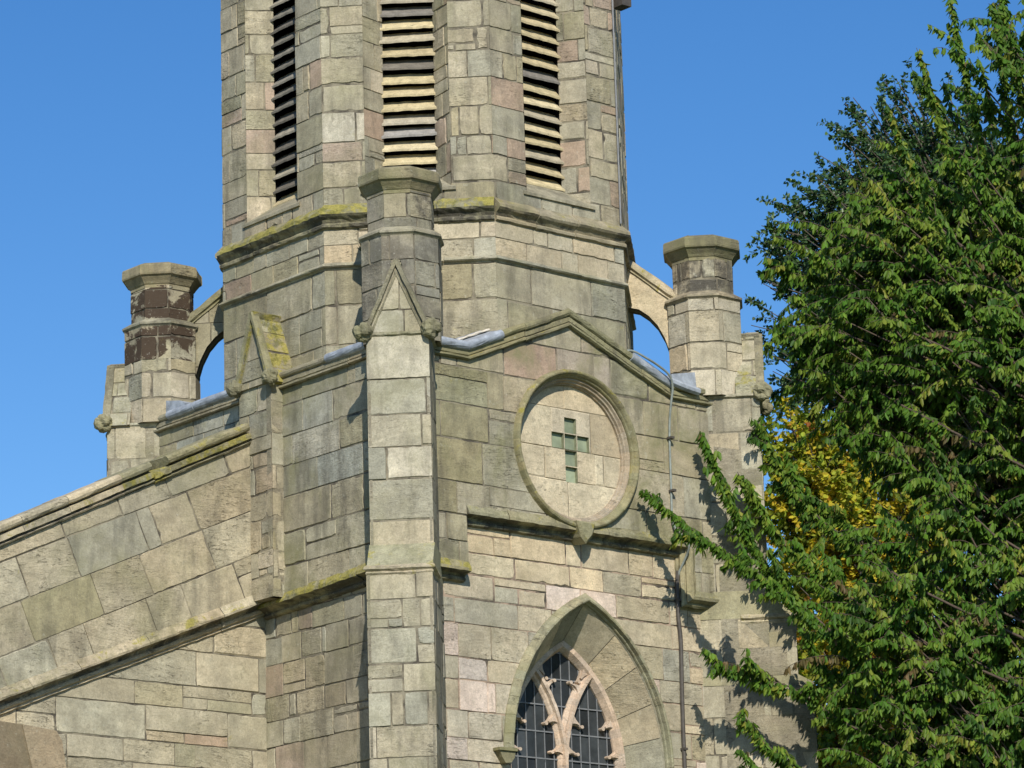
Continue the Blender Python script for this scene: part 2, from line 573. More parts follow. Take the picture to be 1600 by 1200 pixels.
def sweep(mb, path, Nv, prof, mk, rng, mixn=None, base=None, seg=0.75, closed=False, jit=0.004, gap=0.004, flip=False, mats=None, sub=0):
    """moulding: closed profile (a along N, b across the path) carried along a path, cut into stones"""
    path = [Vector(p) for p in path]
    Nv = Vector(Nv).normalized()
    n = len(path)
    segs = n if closed else n - 1
    tang = [(path[(i + 1) % n] - path[i]).normalized() for i in range(segs)]
    Bs = [Nv.cross(t) * (-1 if flip else 1) for t in tang]
    def miter(i):
        if closed: a, b = Bs[(i - 1) % segs], Bs[i % segs]
        else:
            a = Bs[max(0, i - 1)]; b = Bs[min(segs - 1, i)]
        m = a + b
        return m / max(0.2, m.dot(b))
    for s in range(segs):
        p0, p1 = path[s], path[(s + 1) % n]
        m0, m1 = miter(s), miter(s + 1)
        L = (p1 - p0).length
        k = max(1, round(L / seg * rng.uniform(0.85, 1.15)))
        cuts = [0.0] + sorted((i + rng.uniform(-0.2, 0.2)) / k for i in range(1, k)) + [1.0]
        for i in range(k):
            t0, t1 = cuts[i], cuts[i + 1]
            j0 = i > 0; j1 = i < k - 1
            if j0: t0 += gap / L
            if j1: t1 -= gap / L
            da, db = rng.gauss(0, jit), rng.gauss(0, jit)
            tn = tint(rng, mixn, base)
            ns = max(1, int((t1 - t0) * L / sub)) if sub else 1
            rings = []
            for q in range(ns + 1):
                t = t0 + (t1 - t0) * q / ns
                B = m0.lerp(m1, t); P = p0.lerp(p1, t)
                r = []
                for (a, b) in prof:
                    ja = jb = 0
                    if sub and 0 < q < ns: ja, jb = rng.gauss(0, jit * 0.8), rng.gauss(0, jit * 0.8)
                    r.append(P + Nv * (a + da + ja) + B * (b + db + jb))
                rings.append(r)
            m = len(prof)
            for q in range(ns):
                for e in range(m):
                    e2 = (e + 1) % m
                    mb.face([rings[q][e], rings[q][e2], rings[q + 1][e2], rings[q + 1][e]], tn, mats[e] if mats else mk)
            mb.face(list(reversed(rings[0])), tn, mk)
            mb.face(rings[-1], tn, mk)

def tube(mb, pts, r, mk, tn=(0.3, 0.3, 0.3, 0.5), n=8, r1=None):
    pts = [Vector(p) for p in pts]
    rings = []
    up = Vector((0.31, 0.2, 0.93))
    for i, p in enumerate(pts):
        t = (pts[min(i + 1, len(pts) - 1)] - pts[max(i - 1, 0)]).normalized()
        a = t.cross(up)
        if a.length < 0.05: a = t.cross(Vector((1, 0, 0)))
        a.normalize(); b = t.cross(a)
        k = i / max(1, len(pts) - 1)
        rr = r if r1 is None else r + (r1 - r) * k
        rings.append([p + a * math.cos(2 * math.pi * j / n) * rr + b * math.sin(2 * math.pi * j / n) * rr for j in range(n)])
    for i in range(len(pts) - 1):
        for j in range(n):
            j2 = (j + 1) % n
            mb.face([rings[i][j], rings[i][j2], rings[i + 1][j2], rings[i + 1][j]], tn, mk)
    mb.face(list(reversed(rings[0])), tn, mk)
    mb.face(rings[-1], tn, mk)

def smooth_path(pts, k=5):
    pts = [Vector(p) for p in pts]
    out = []
    for i in range(len(pts) - 1):
        p0 = pts[max(i - 1, 0)]; p1 = pts[i]; p2 = pts[i + 1]; p3 = pts[min(i + 2, len(pts) - 1)]
        for j in range(k):
            t = j / k
            out.append(0.5 * ((2 * p1) + (p2 - p0) * t + (2 * p0 - 5 * p1 + 4 * p2 - p3) * t * t + (3 * p1 - p0 - 3 * p2 + p3) * t ** 3))
    out.append(pts[-1])
    return out

Z = Vector((0, 0, 1))
# ------------------------------------------------------------------ the church
church = empty("church", "old weathered sandstone church tower with octagonal louvred belfry, corner pinnacles and adjoining gabled nave wall", "church")
FR = Frame((0, 0, 0), (1, 0, 0), (0, 0, 1))                 # faces -Y : clock side (right in the photo)
def right_frame(y): return Frame((0, y, 0), (1, 0, 0), (0, 0, 1))
def left_frame(x): return Frame((x, 0, 0), (0, -1, 0), (0, 0, 1))
WU, WL = -0.25, -0.12                                          # upper wall stands proud of the lower wall
C0 = Vector((2.5, 2.5, 0))
T8 = math.tan(math.pi / 8)

def circle_pts(cx, cy, r, n=48, cw=False):
    p = [(cx + r * math.cos(2 * math.pi * i / n), cy + r * math.sin(2 * math.pi * i / n)) for i in range(n)]
    return p[::-1] if cw else p

def arch_pts(xc, zs, a, h, n=14, foot=None):
    """pointed arch, from the left foot over the apex to the right foot"""
    R = (a * a + h * h) / (2 * a)
    th = math.atan2(h, R - a)
    L = []
    for i in range(n + 1):
        t = th * i / n
        L.append((xc - a + R - R * math.cos(t), zs + R * math.sin(t)))
    Rr = [(2 * xc - x, z) for (x, z) in reversed(L[:-1])]
    pts = L + Rr
    if foot is not None:
        pts = [(xc - a, foot)] + pts + [(xc + a, foot)]
    return pts

# profiles (out, up)
STRING = [(-0.3, 0.115), (0.13, 0.105), (0.175, 0.02), (0.175, -0.018), (0.125, -0.03), (0.07, -0.045), (0.045, -0.07), (0.06, -0.08), (0.068, -0.098), (0.055, -0.118), (0.02, -0.13), (-0.3, -0.13)]
def roll(cx, cy, r, a0, a1, n=6):
    return [(cx + r * math.cos(rad(a0 + (a1 - a0) * i / n)), cy + r * math.sin(rad(a0 + (a1 - a0) * i / n))) for i in range(n + 1)]
COPING = [(-0.32, 0.0), (0.035, 0.0), (0.06, 0.012), (0.06, 0.035), (0.02, 0.05), (0.035, 0.062), (0.035, 0.115), (0.012, 0.124)] + roll(0.025, 0.168, 0.047, -75, 120) + [(-0.32, 0.215)]
THIN = [(-0.1, 0.06), (0.0, 0.055), (0.05, 0.02), (0.055, 0.0), (0.04, -0.012), (0.012, -0.018), (0.0, -0.04), (-0.1, -0.04)]

# ---- tower walls, clock side
oc_x, oc_z = 2.485, 11.635
rng = random.Random(5)
mb = MB()
hole = circle_pts(oc_x, oc_z, 0.93, 40)
gA = [(-0.25, 10.62), (5.3, 10.62), (5.3, 12.56), (4.09, 12.56), (2.40, 13.25), (0.78, 12.56), (-0.25, 12.56)]
regs = [rect(-0.25, 10.62, 5.3, 12.56), [(0.78, 12.56), (4.09, 12.56), (2.40, 13.25)]]
panel(mb, right_frame(WU), regs, [hole], seed=11, mixn='right', mk='green', hr=(0.36, 0.54), wr=(0.45, 1.1), backing=0.02,
      picks=[(2.7, 12.9, 0.45, (0.43, 0.375, 0.30)), (1.9, 12.75, 0.3, 'pink'), (0.6, 12.0, 0.55, 'olive'), (0.5, 11.2, 0.6, 'olive'), (1.2, 11.0, 0.5, 'grey'), (3.9, 11.6, 0.55, 'buff'), (4.6, 11.9, 0.5, 'buff')])
panel(mb, right_frame(WU), [rect(-0.25, 10.03, 0.715, 10.62)], seed=12, mixn='right', mk='green', hr=(0.28, 0.34), wr=(0.3, 0.5), backing=0.24)
panel(mb, right_frame(WU), [rect(4.28, 10.03, 5.3, 10.62)], seed=13, mixn='right', mk='green', hr=(0.28, 0.34), wr=(0.3, 0.5), backing=0.24)
# reveal beside the hood
panel(mb, Frame((4.28, WU, 0), (0, -1, 0), (0, 0, 1)), [rect(-0.13, 10.03, 0.0, 10.55)], seed=14, mixn='left', mk='green', backing=0, hr=(.25, .35), wr=(.3, .4))
solid(mb, right_frame(0), rect(-0.1, 10.45, 5.2, 13.0), -0.35, 0.12, (0.3, 0.28, 0.2, 0.3), 'mortar') if False else None
mb.build("tower_wall", church)
mb = MB()
outer = arch_pts(2.65, 7.83, 1.26, 1.94, 14, foot=3.0)
panel(mb, right_frame(WL), [rect(-0.2, 4.5, 5.2, 10.60)], [list(reversed(outer))], seed=21, mixn='low', mk='clean', hr=(0.26, 0.44), wr=(0.4, 1.05), backing=0.02, split=0.42, mort=(0.37, 0.275, 0.20),
      picks=[(2.3, 9.95, 0.4, 'rose'), (3.0, 10.05, 0.25, 'rose'), (0.45, 9.2, 0.3, 'rose'), (0.35, 9.7, 0.2, 'rose'), (1.2, 10.4, 0.5, 'cream'), (2.3, 10.4, 0.4, 'cream'), (3.7, 9.9, 0.5, 'buff'),
             (3.9, 10.3, 0.4, 'cream'), (0.9, 8.2, 0.3, 'rose'), (1.0, 7.9, 0.35, 'pale')])
mb.build("tower_wall", church)
# ---- tower walls, left side
mb = MB()
panel(mb, left_frame(WU), [[(-5.3, 9.9), (-2.6, 9.9), (0.25, 10.06), (0.25, 12.52), (-5.3, 12.52)]], seed=31, mixn='left', mk='green', hr=(0.36, 0.50), wr=(0.5, 1.0),
      picks=[(-1.3, 11.75, 0.35, (0.44, 0.43, 0.35)), (-1.25, 11.3, 0.3, (0.43, 0.42, 0.34)), (-3.6, 12.2, 0.5, (0.40, 0.39, 0.31))])
mb.build("tower_wall", church)
mb = MB()
panel(mb, left_frame(WL), [rect(-2.8, 4.5, 0.2, 9.98)], seed=33, mixn='leftlow', mk='stone', hr=(0.22, 0.40), wr=(0.28, 0.75), split=0.35,
      picks=[(-0.9, 8.4, 0.55, (0.37, 0.325, 0.235)), (-0.8, 7.9, 0.6, (0.38, 0.335, 0.245)), (-1.2, 7.4, 0.8, (0.37, 0.325, 0.235)), (-0.5, 9.0, 0.35, (0.38, 0.335, 0.245))])
mb.build("tower_wall", church)
# core: everything behind the faces, lead roof on top
mb = MB()
solid(mb, Frame((0, 0, 0), (1, 0, 0), (0, 1, 0)), rect(0.62, 0.62, 5.4, 5.4), 0.0, 12.44, (0.3, 0.28, 0.2, 0.4), 'stone')
solid(mb, Frame((0, 0, 0), (1, 0, 0), (0, 1, 0)), rect(0.03, 0.03, 5.2, 5.2), 9.9, 12.42, (0.3, 0.28, 0.2, 0.4), 'stone')
solid(mb, Frame((0, 0, 0), (1, 0, 0), (0, 1, 0)), rect(0.03, 0.03, 5.4, 5.4), 0.0, 4.5, (0.3, 0.28, 0.2, 0.4), 'stone')
mb.build("tower_core", church)

# ---- string courses
def strings():
    r = random.Random(40)
    mb = MB()
    ms = {0: 'lichen', 1: 'lichen', 2: 'lichen', 3: 'stone'}
    mats = [ 'lichen', 'mossy', 'lichen'] + ['sooty'] * (len(STRING) - 3)  # hollow and underside faces take the darker stone
    sweep(mb, [(-0.2, WL, 9.955), (0.72, WL, 9.94)], (0, -1, 0), STRING, 'sooty', r, base='olive', mats=mats, sub=0.09)
    mb.build("string_course", church)
    mb = MB()
    mats2 = ['green', 'lichen', 'green'] + ['sooty'] * (len(STRING) - 3)
    sweep(mb, [(0.70, WL, 10.635), (4.30, WL, 10.625)], (0, -1, 0), STRING, 'sooty', r, base='olive', mats=mats2, sub=0.09)
    # the drop and return of the hood on the far side
    V = [(-0.05, 0.03), (0.27, 0.03), (0.27, -0.05), (0.20, -0.09), (0.17, -0.10), (0.17, -0.14), (0.09, -0.18), (-0.05, -0.18)]
    sweep(mb, [(4.30, WL, 10.6), (4.30, WL, 9.95), (5.3, WL, 9.95)], (0, -1, 0), [(-0.2, 0.12), (0.13, 0.12), (0.175, 0.04), (0.17, 0.0), (0.12, -0.03), (0.10, -0.02), (0.095, -0.06), (0.07, -0.085), (0.03, -0.075), (0.02, -0.11), (-0.2, -0.11)], 'green', r, base='olive', sub=0.09,
          mats=['green', 'lichen', 'green', 'green', 'sooty', 'green', 'green', 'sooty', 'green', 'green', 'green'])
    mb.build("hood_string", church)
    mb = MB()
    mats = ['lichen', 'mossy', 'mossy'] + ['sooty'] * (len(STRING) - 3)
    sweep(mb, [(WL, 2.62, 9.85), (WL, -0.2, 9.985)], (-1, 0, 0), STRING, 'sooty', r, base='olive', mats=mats, sub=0.09)
    mb.build("string_course", church)
    # small bracket below the oculus
    mb = MB()
    f = right_frame(-0.25)
    pts = [(2.36, 10.72), (2.66, 10.72), (2.60, 10.54), (2.50, 10.44), (2.42, 10.52)]
    a = [f((x, z, 0.10)) for x, z in pts]
    bq = [f((2.5 + (x - 2.5) * 0.8, z + (0.03 if z < 10.7 else 0), -0.2)) for x, z in pts]
    n = len(pts)
    ft = [f((2.5 + (x - 2.5) * 0.75, 10.62 + (z - 10.62) * 0.75, 0.135)) for x, z in pts]
    t = tint(r, base='olive')
    mb.face(list(reversed(ft)), t, 'lichen')
    for i in range(n):
        j = (i + 1) % n
        mb.face([a[i], ft[i], ft[j], a[j]], t, 'lichen')
        mb.face([bq[i], a[i], a[j], bq[j]], t, 'lichen')
    mb.build("bracket", church)
strings()

# ---- parapets
def parapets():
    r = random.Random(50)
    mats = ['sooty', 'green', 'green', 'lichen', 'sooty', 'green', 'stone', 'sooty'] + ['green'] * 7 + ['green']  # darker stone along the coping's grooves and bottom face
    mats = (mats + ['green'] * 20)[:len(COPING)]
    mb = MB()
    sweep(mb, [(0.0, WU, 12.51), (0.78, WU, 12.51), (2.40, WU, 13.185), (4.09, WU, 12.495), (4.95, WU, 12.495)], (0, -1, 0), COPING, 'green', r, base=(0.29, 0.265, 0.155), mats=mats, sub=0.12, jit=0.003)
    mb.build("parapet_coping", church)
    mb = MB()
    sweep(mb, [(WU, 5.0, 12.485), (WU, 0.1, 12.52)], (-1, 0, 0), COPING, 'green', r, base=(0.36, 0.32, 0.22), mats=[m if m != 'green' else 'stone' for m in mats], sub=0.12, jit=0.003)
    mb.build("parapet_coping", church)
parapets()

def leads():
    ro = [(0.03 + 0.062 * math.cos(rad(a)), 0.172 + 0.06 * math.sin(rad(a))) for a in range(-85, 111, 15)]
    prof = [(-0.3, 0.0)] + [(0.0, 0.10)] + ro + [(-0.18, 0.26), (-0.3, 0.30)]
    r = random.Random(60)
    def one(path, Nv, pr=prof, gap=0.0):
        mb = MB()
        sweep(mb, path, Nv, pr, 'lead', r, base=(0.3, 0.3, 0.3), seg=0.62, gap=-0.004, sub=0.09, jit=0.0018)
        k = [(-0.15, 0.262), (-0.12, 0.266), (-0.11, 0.275), (-0.14, 0.287), (-0.2, 0.292), (-0.2, 0.262)]
        sweep(mb, path, Nv, k, 'smooth', r, base=(0.75, 0.71, 0.62), seg=3, gap=0, sub=0.05, jit=0.004)
        mb.build("lead_flashing", church)
    one([(0.28, WU, 12.515), (0.78, WU, 12.515), (1.36, WU, 12.756)], (0, -1, 0))
    one([(3.36, WU, 12.793), (4.02, WU, 12.523)], (0, -1, 0))
    one([(WU, 1.12, 12.513), (WU, 0.2, 12.52)], (-1, 0, 0))
    one([(WU, 4.45, 12.489), (WU, 2.80, 12.50)], (-1, 0, 0))
    # stepped pieces dressed against the pinnacles
    mb = MB()
    f = right_frame(-0.27)
    solid(mb, f, [(4.10, 12.70), (4.52, 12.66), (4.50, 12.90), (4.10, 12.82)], -0.2, 0.03, (0.3,) * 3 + (0.2,), 'lead')
    ptsr = smooth_path([f((4.05, 12.72, 0.035)), f((4.3, 12.665, 0.06)), f((4.52, 12.64, 0.06))], 4)
    tube(mb, ptsr, 0.05, 'lead')
    mb.build("lead_flashing", church)
    mb = MB()
    f = left_frame(-0.27)
    solid(mb, f, [(-4.5, 12.68), (-4.02, 12.72), (-4.2, 12.80), (-4.5, 12.86)], -0.2, 0.03, (0.3,) * 3 + (0.2,), 'lead')
    mb.build("lead_flashing", church)
    # mortar fillet over the valley lead
leads()

# ---- octagon stages
def octo(ap, z0, z1, seed, mixn, mk, name, faces=range(8), hr=(0.26, 0.42), wr=(0.3, 0.8), center=C0, ang0=225.0, opening=None, backing=0.22, parent=None, picks=None, mixf=None, split=0.25, wear=0.005, build=True, mb=None, joint=0.0055):
    side = 2 * ap * T8
    rng = random.Random(seed)
    rects = layout(rng, -side / 2, z0, side * 7.5, z1, hr, wr, split=split)
    rects = [(max(x0, -side / 2 - 0.2), y0, x1, min(y1, z1 + 0.02)) for (x0, y0, x1, y1) in rects if x1 > -side / 2 and y0 < z1]
    mb = mb or MB()
    for i in faces:
        a = rad(ang0 + 45 * i)
        nn = Vector((math.cos(a), math.sin(a), 0))
        uu = Vector((-math.sin(a), math.cos(a), 0))
        i2 = i % 8
        uc = i2 * side
        fr = Frame(Vector(center) + nn * ap, uu, Z)
        def mp(q, fr=fr, uc=uc): return fr((q[0] - uc, q[1], q[2]))
        h = side / 2
        if opening and (i2 in opening['faces']):
            w, zb, zt = opening['w'], opening['zb'], opening['zt']
            regs = [rect(uc - h, z0, uc - w, z1), rect(uc + w, z0, uc + h, z1), rect(uc - w, z0, uc + w, zb), rect(uc - w, zt, uc + w, z1)]
        else:
            regs = [rect(uc - h, z0, uc + h, z1)]
        sub = [q for q in rects if q[2] > uc - h and q[0] < uc + h]
        panel(mb, fr, regs, (), seed=seed * 1, mixn=(mixf or {}).get(i2, mixn), mk=mk, rects=sub, mapper=mp, backing=backing, wear=wear, picks=picks, joint=joint)
    if build:
        return mb.build(name, parent or church)
    return mb

def ring_path(ap, z, center=C0, ang0=225.0):
    R = ap / math.cos(math.pi / 8)
    return [Vector(center) + Vector((R * math.cos(rad(ang0 - 22.5 + 45 * i)), R * math.sin(rad(ang0 - 22.5 + 45 * i)), z)) for i in range(8)]

octo(2.56, 12.3, 13.93, 71, 'oct_lo', 'stone', "octagon_stage", hr=(0.28, 0.50), wr=(0.45, 1.35))
octo(2.565, 13.93, 14.55, 72, 'oct_hi', 'clean', "octagon_stage", hr=(0.27, 0.33), wr=(0.35, 0.95), mixf={7: 'oct_lo', 6: 'oct_lo', 5: 'oct_lo'})
def octo_strings():
    r = random.Random(80)
    mb = MB()
    sweep(mb, ring_path(2.56, 13.945), (0, 0, 1), [(z, o) for (o, z) in THIN], 'green', r, base='grey', closed=True, flip=True, sub=0.12, jit=0.003)
    mb.build("string_course", church)
    mb = MB()
    CORN = [(-0.25, 0.16), (-0.02, 0.155), (0.10, 0.035), (0.105, -0.005), (0.085, -0.03), (0.04, -0.06), (0.015, -0.10), (0.03, -0.105), (0.05, -0.125), (0.045, -0.155), (0.02, -0.17), (0.0, -0.175), (-0.25, -0.175)]
    mats = ['mossy', 'mossy', 'mossy', 'sooty', 'sooty', 'sooty', 'stone', 'sooty', 'sooty', 'sooty', 'stone', 'stone', 'stone']  # cornice hollow gets the darker stone
    matr = ['green', 'lichen', 'green', 'sooty', 'sooty', 'sooty', 'clean', 'clean', 'clean', 'sooty', 'stone', 'stone', 'stone']
    P = ring_path(2.56, 14.60)
    for i in range(8):
        pass
    sweep(mb, [P[7], P[0], P[1]], (0, 0, 1), [(z, o) for (o, z) in CORN], 'green', r, base='olive', flip=True, sub=0.08, mats=mats, jit=0.005)
    sweep(mb, [P[1], P[2], P[3], P[4], P[5], P[6], P[7]], (0, 0, 1), [(z, o) for (o, z) in CORN], 'green', r, base=(0.33, 0.29, 0.2), flip=True, sub=0.10, mats=matr)
    mb.build("cornice", church)
octo_strings()

# belfry with splayed louvre openings
BW, BI, BD = 0.535, 0.325, 0.30
belfry = octo(2.56, 14.72, 19.4, 91, 'belfry', 'stone', "belfry_stage", hr=(0.22, 0.40), wr=(0.3, 0.8), opening=dict(faces=(0, 1, 7), w=BW, zb=14.90, zt=18.6), split=0.3, wear=0.007,
              picks=[])
def openings():
    mb = MB()
    for i in (7, 0, 1):
        a = rad(225 + 45 * i)
        nn = Vector((math.cos(a), math.sin(a), 0)); uu = Vector((-math.sin(a), math.cos(a), 0))
        base = C0 + nn * 2.56
        L = math.hypot(BW - BI, BD)
        # left splay, right splay (as seen from outside)
        for s in (-1, 1):
            e_out = base + uu * (s * BW); e_in = base + uu * (s * BI) - nn * BD
            if s < 0: fr = Frame(e_out, e_in - e_out, Z)
            else: fr = Frame(e_in, e_out - e_in, Z)
            panel(mb, fr, [rect(0, 14.9, L, 18.6)], seed=100 + i * 2 + s, mixn='belfry', mk='stone', hr=(0.22, 0.40), wr=(0.5, 0.6), split=0.1, backing=0.15)
        # sloping sill slab
        o0 = [base + uu * u + nn * h + Z * z for (u, h, z) in ((-BW - 0.06, 0.03, 14.90), (BW + 0.06, 0.03, 14.90), (BI + 0.02, -BD - 0.1, 15.22), (-BI - 0.02, -BD - 0.1, 15.22))]
        o1 = [base + uu * u + nn * h + Z * z for (u, h, z) in ((-BW - 0.06, 0.03, 14.86), (BW + 0.06, 0.03, 14.86), (BI + 0.02, -BD - 0.1, 14.9), (-BI - 0.02, -BD - 0.1, 14.9))]
        t = (0.36, 0.33, 0.235, 0.2 + 0.2 * i % 1)
        mb.face(o0, t, 'stone'); mb.face(list(reversed(o1)), t, 'stone')
        for k in range(4):
            mb.face([o1[k], o1[(k + 1) % 4], o0[(k + 1) % 4], o0[k]], t, 'stone')
    mb.build("louvre_surround", church)
    rng = random.Random(7)
    for i in (7, 0, 1):
        a = rad(225 + 45 * i)
        nn = Vector((math.cos(a), math.sin(a), 0)); uu = Vector((-math.sin(a), math.cos(a), 0))
        base = C0 + nn * 2.56
        mb = MB()
        fresh = [(0.52, 0.435, 0.255), (0.49, 0.405, 0.24), (0.55, 0.465, 0.29), (0.44, 0.385, 0.27), (0.40, 0.355, 0.265)]
        greyw = [(0.33, 0.31, 0.28), (0.42, 0.40, 0.37), (0.22, 0.20, 0.17), (0.17, 0.15, 0.12)]
        k = 0
        z = 15.12
        while z < 18.6:
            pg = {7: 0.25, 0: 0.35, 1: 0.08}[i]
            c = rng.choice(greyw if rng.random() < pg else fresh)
            if i == 7 and z > 15.65: c = rng.choice([(0.20, 0.185, 0.15), (0.25, 0.23, 0.19), (0.30, 0.27, 0.21), (0.15, 0.135, 0.11)])  # left opening: the reveal's shade is painted into the upper boards' colour
            kk = rng.uniform(0.9, 1.1)
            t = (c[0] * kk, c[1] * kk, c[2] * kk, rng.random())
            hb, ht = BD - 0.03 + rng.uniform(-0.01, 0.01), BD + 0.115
            dz = rng.uniform(-0.008, 0.008)
            tl = rng.uniform(-0.008, 0.008)
            W = BI + 0.03
            nsub = 10
            th = 0.026
            # slanted board: front edge low, back edge high
            sec = [(-hb, z + dz), (-hb + 0.004, z + dz + th), (-ht + 0.004, z + dz + 0.15 + th), (-ht, z + dz + 0.15)]
            rings = []
            for q in range(nsub + 1):
                u = -W + 2 * W * q / nsub
                wob = rng.uniform(-0.004, 0.004)
                rings.append([base + uu * u + nn * (h + wob * 0.5) + Z * (zz + tl * u / W + wob) for (h, zz) in sec])
            for q in range(nsub):
                for e in range(4):
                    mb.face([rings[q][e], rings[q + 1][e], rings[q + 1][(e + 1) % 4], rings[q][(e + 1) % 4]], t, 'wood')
            mb.face(rings[0], t, 'wood'); mb.face(list(reversed(rings[-1])), t, 'wood')
            z += 0.179
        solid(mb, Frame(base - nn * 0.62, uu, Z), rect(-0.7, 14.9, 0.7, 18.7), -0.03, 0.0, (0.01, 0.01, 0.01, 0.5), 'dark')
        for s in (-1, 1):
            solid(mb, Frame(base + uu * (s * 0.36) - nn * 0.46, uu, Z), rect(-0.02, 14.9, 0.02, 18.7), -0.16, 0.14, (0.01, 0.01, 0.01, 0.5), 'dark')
        mb.build("louvre", church)
openings()
# parapet and low roof on the belfry (above the picture)
mb = MB()
rr = random.Random(3)
sweep(mb, ring_path(2.56, 19.45), (0, 0, 1), [(z, o) for (o, z) in [(-0.4, 0.3), (0.12, 0.28), (0.18, 0.1), (0.05, 0.0), (0.0, -0.1), (-0.4, -0.1)]], 'green', rr, base='grey', closed=True, flip=True)
P = ring_path(2.5, 19.6)
for i in range(8):
    mb.face([P[i], P[(i + 1) % 8], Vector((2.5, 2.5, 21.2))], (0.3, 0.28, 0.2, 0.4), 'stone')
mb.build("belfry_roof", church)

# ---- corner pinnacles and their buttresses
def corner(ax, out_deg, seed, kind):
    rng = random.Random(seed)
    ax = Vector((ax[0], ax[1], 0))
    a = rad(out_deg)
    n = Vector((math.cos(a), math.sin(a), 0)); t = Vector((-math.sin(a), math.cos(a), 0))
    HW = 0.37
    # buttress: three diminishing lifts
    mb = MB()
    lifts = [(4.0, 9.74, 1.0 if kind != 'right' else 0.98), (10.08, 12.60, 0.66)]
    if kind == 'right': lifts = [(4.0, 8.9, 1.17), (9.0, 9.74, 0.98), (10.08, 12.60, 0.66)]
    for k, (z0, z1, f) in enumerate(lifts):
        hw = HW + (0.012 if k < len(lifts) - 1 else 0)
        ys = [z0]
        while ys[-1] < z1 - 0.2: ys.append(ys[-1] + rng.uniform(0.28, 0.50))
        ys[-1] = z1
        mxn = 'butt'
        core = Frame(ax, t, Z)
        panel(mb, Frame(ax + n * f, t, Z), [rect(-hw, z0, hw, z1)], seed=seed + k, mixn=mxn, mk='stone', ys=ys, wr=(0.38, 1.0), backing=f - 0.05, split=0.3)
        panel(mb, Frame(ax + t * hw, -n, Z), [rect(-f, z0, 0.5, z1)], seed=seed + k + 20, mixn='pin_f' if kind == 'front' else mxn, mk='stone', ys=ys, wr=(0.25, 0.6), backing=0.04, wear=0.012)  # front corner: darker block mix paints the grazing-light shade into this side
        panel(mb, Frame(ax - t * hw, n, Z), [rect(-0.5, z0, f, z1)], seed=seed + k + 40, mixn=mxn, mk='stone', ys=ys, wr=(0.25, 0.6), backing=0.04)
    # weathered offsets
    def slope(z0, z1, f0, f1, hw):
        q = [ax + n * f0 + t * (-hw) + Z * z0, ax + n * f0 + t * hw + Z * z0, ax + n * f1 + t * hw + Z * z1, ax + n * f1 - t * hw + Z * z1]
        b0 = [ax + t * (-hw) + Z * z0 - n * 0.5, ax + t * hw + Z * z0 - n * 0.5]
        b1 = [ax + t * (-hw) + Z * z1 - n * 0.5, ax + t * hw + Z * z1 - n * 0.5]
        tn = tint(rng, base='olive')
        mb.face(q, tn, 'lichen')
        mb.face([q[1], b0[1], b1[1], q[2]], tn, 'stone')
        mb.face([b0[0], q[0], q[3], b1[0]], tn, 'stone')
        mb.face([q[0], b0[0], b0[1], q[1]], tn, 'stone')
    slope(9.74, 10.09, 1.0 if kind != 'right' else 0.98, 0.655, HW + 0.012)
    if kind == 'right': slope(8.9, 9.01, 1.17, 0.97, HW + 0.012)
    # little string at the offset
    f = 1.0 if kind != 'right' else 0.98
    pth = [ax - t * (HW + .012) + n * 0.3, ax - t * (HW + .012) + n * f, ax + t * (HW + .012) + n * f, ax + t * (HW + .012) + n * 0.3]
    sweep(mb, [p + Z * 9.74 for p in pth], (0, 0, 1), [(0.05, -0.05), (0.045, 0.0), (0.02, 0.03), (-0.005, 0.032), (-0.03, 0.0), (-0.05, 0.015), (-0.075, 0.0), (-0.075, -0.05)], 'lichen', rng, base='buff', flip=True, sub=0.08, jit=0.003)
    # shoulder moulding and block under the gablet
    pth = [ax - t * HW + n * 0.0, ax - t * HW + n * 0.66, ax + t * HW + n * 0.66, ax + t * HW + n * 0.0]
    sweep(mb, [p + Z * 12.60 for p in pth], (0, 0, 1), [(0.03, -0.06), (0.03, 0.03), (0.0, 0.035), (-0.025, 0.0), (-0.025, -0.06)], 'green', rng, base='grey', flip=True, sub=0.1)
    b = mb.build("buttress", church)
    # shaft
    pmx = {'left': 'butt', 'front': 'pin_f', 'right': 'pin_r'}[kind]
    pmk = {'left': 'stone', 'front': 'crust', 'right': 'clean'}[kind]
    upk = {'left': 'browncrust', 'front': 'sooty', 'right': 'sooty'}[kind]
    lomx = {'left': 'butt', 'front': 'pin_f', 'right': 'oct_hi'}[kind]
    m1 = octo(0.462, 12.62, 13.93 if kind != 'left' else 13.45, seed + 60, lomx, pmk if kind != 'left' else 'stone', "", center=ax, ang0=out_deg, hr=(0.30, 0.42), wr=(0.3, 0.6), backing=0.12, build=False, split=0.12)
    if kind == 'left':
        octo(0.462, 13.45, 13.93, seed + 66, 'butt', 'browncrust', "", center=ax, ang0=out_deg, hr=(0.46, 0.50), wr=(0.5, 0.9), backing=0.12, build=False, split=0.0, mb=m1)
    octo(0.385, 13.93, 14.46, seed + 61, pmx, upk, "", center=ax, ang0=out_deg, hr=(0.25, 0.30), wr=(0.35, 0.7), backing=0.12, build=False, split=0.1, mb=m1)
    pin = m1.build("pinnacle", church)
    mb = MB()
    sweep(mb, ring_path(0.462, 13.93, ax, out_deg), (0, 0, 1), [(z, o) for (o, z) in [(-0.12, 0.09), (-0.075, 0.085), (0.0, 0.035), (0.035, 0.012), (0.035, -0.012), (0.012, -0.03), (0.0, -0.045), (-0.12, -0.045)]], 'crust', rng, base='grey' if kind != 'right' else 'buff', closed=True, flip=True, seg=9, jit=0.003)
    mb.build("necking", pin)
    mb = MB()
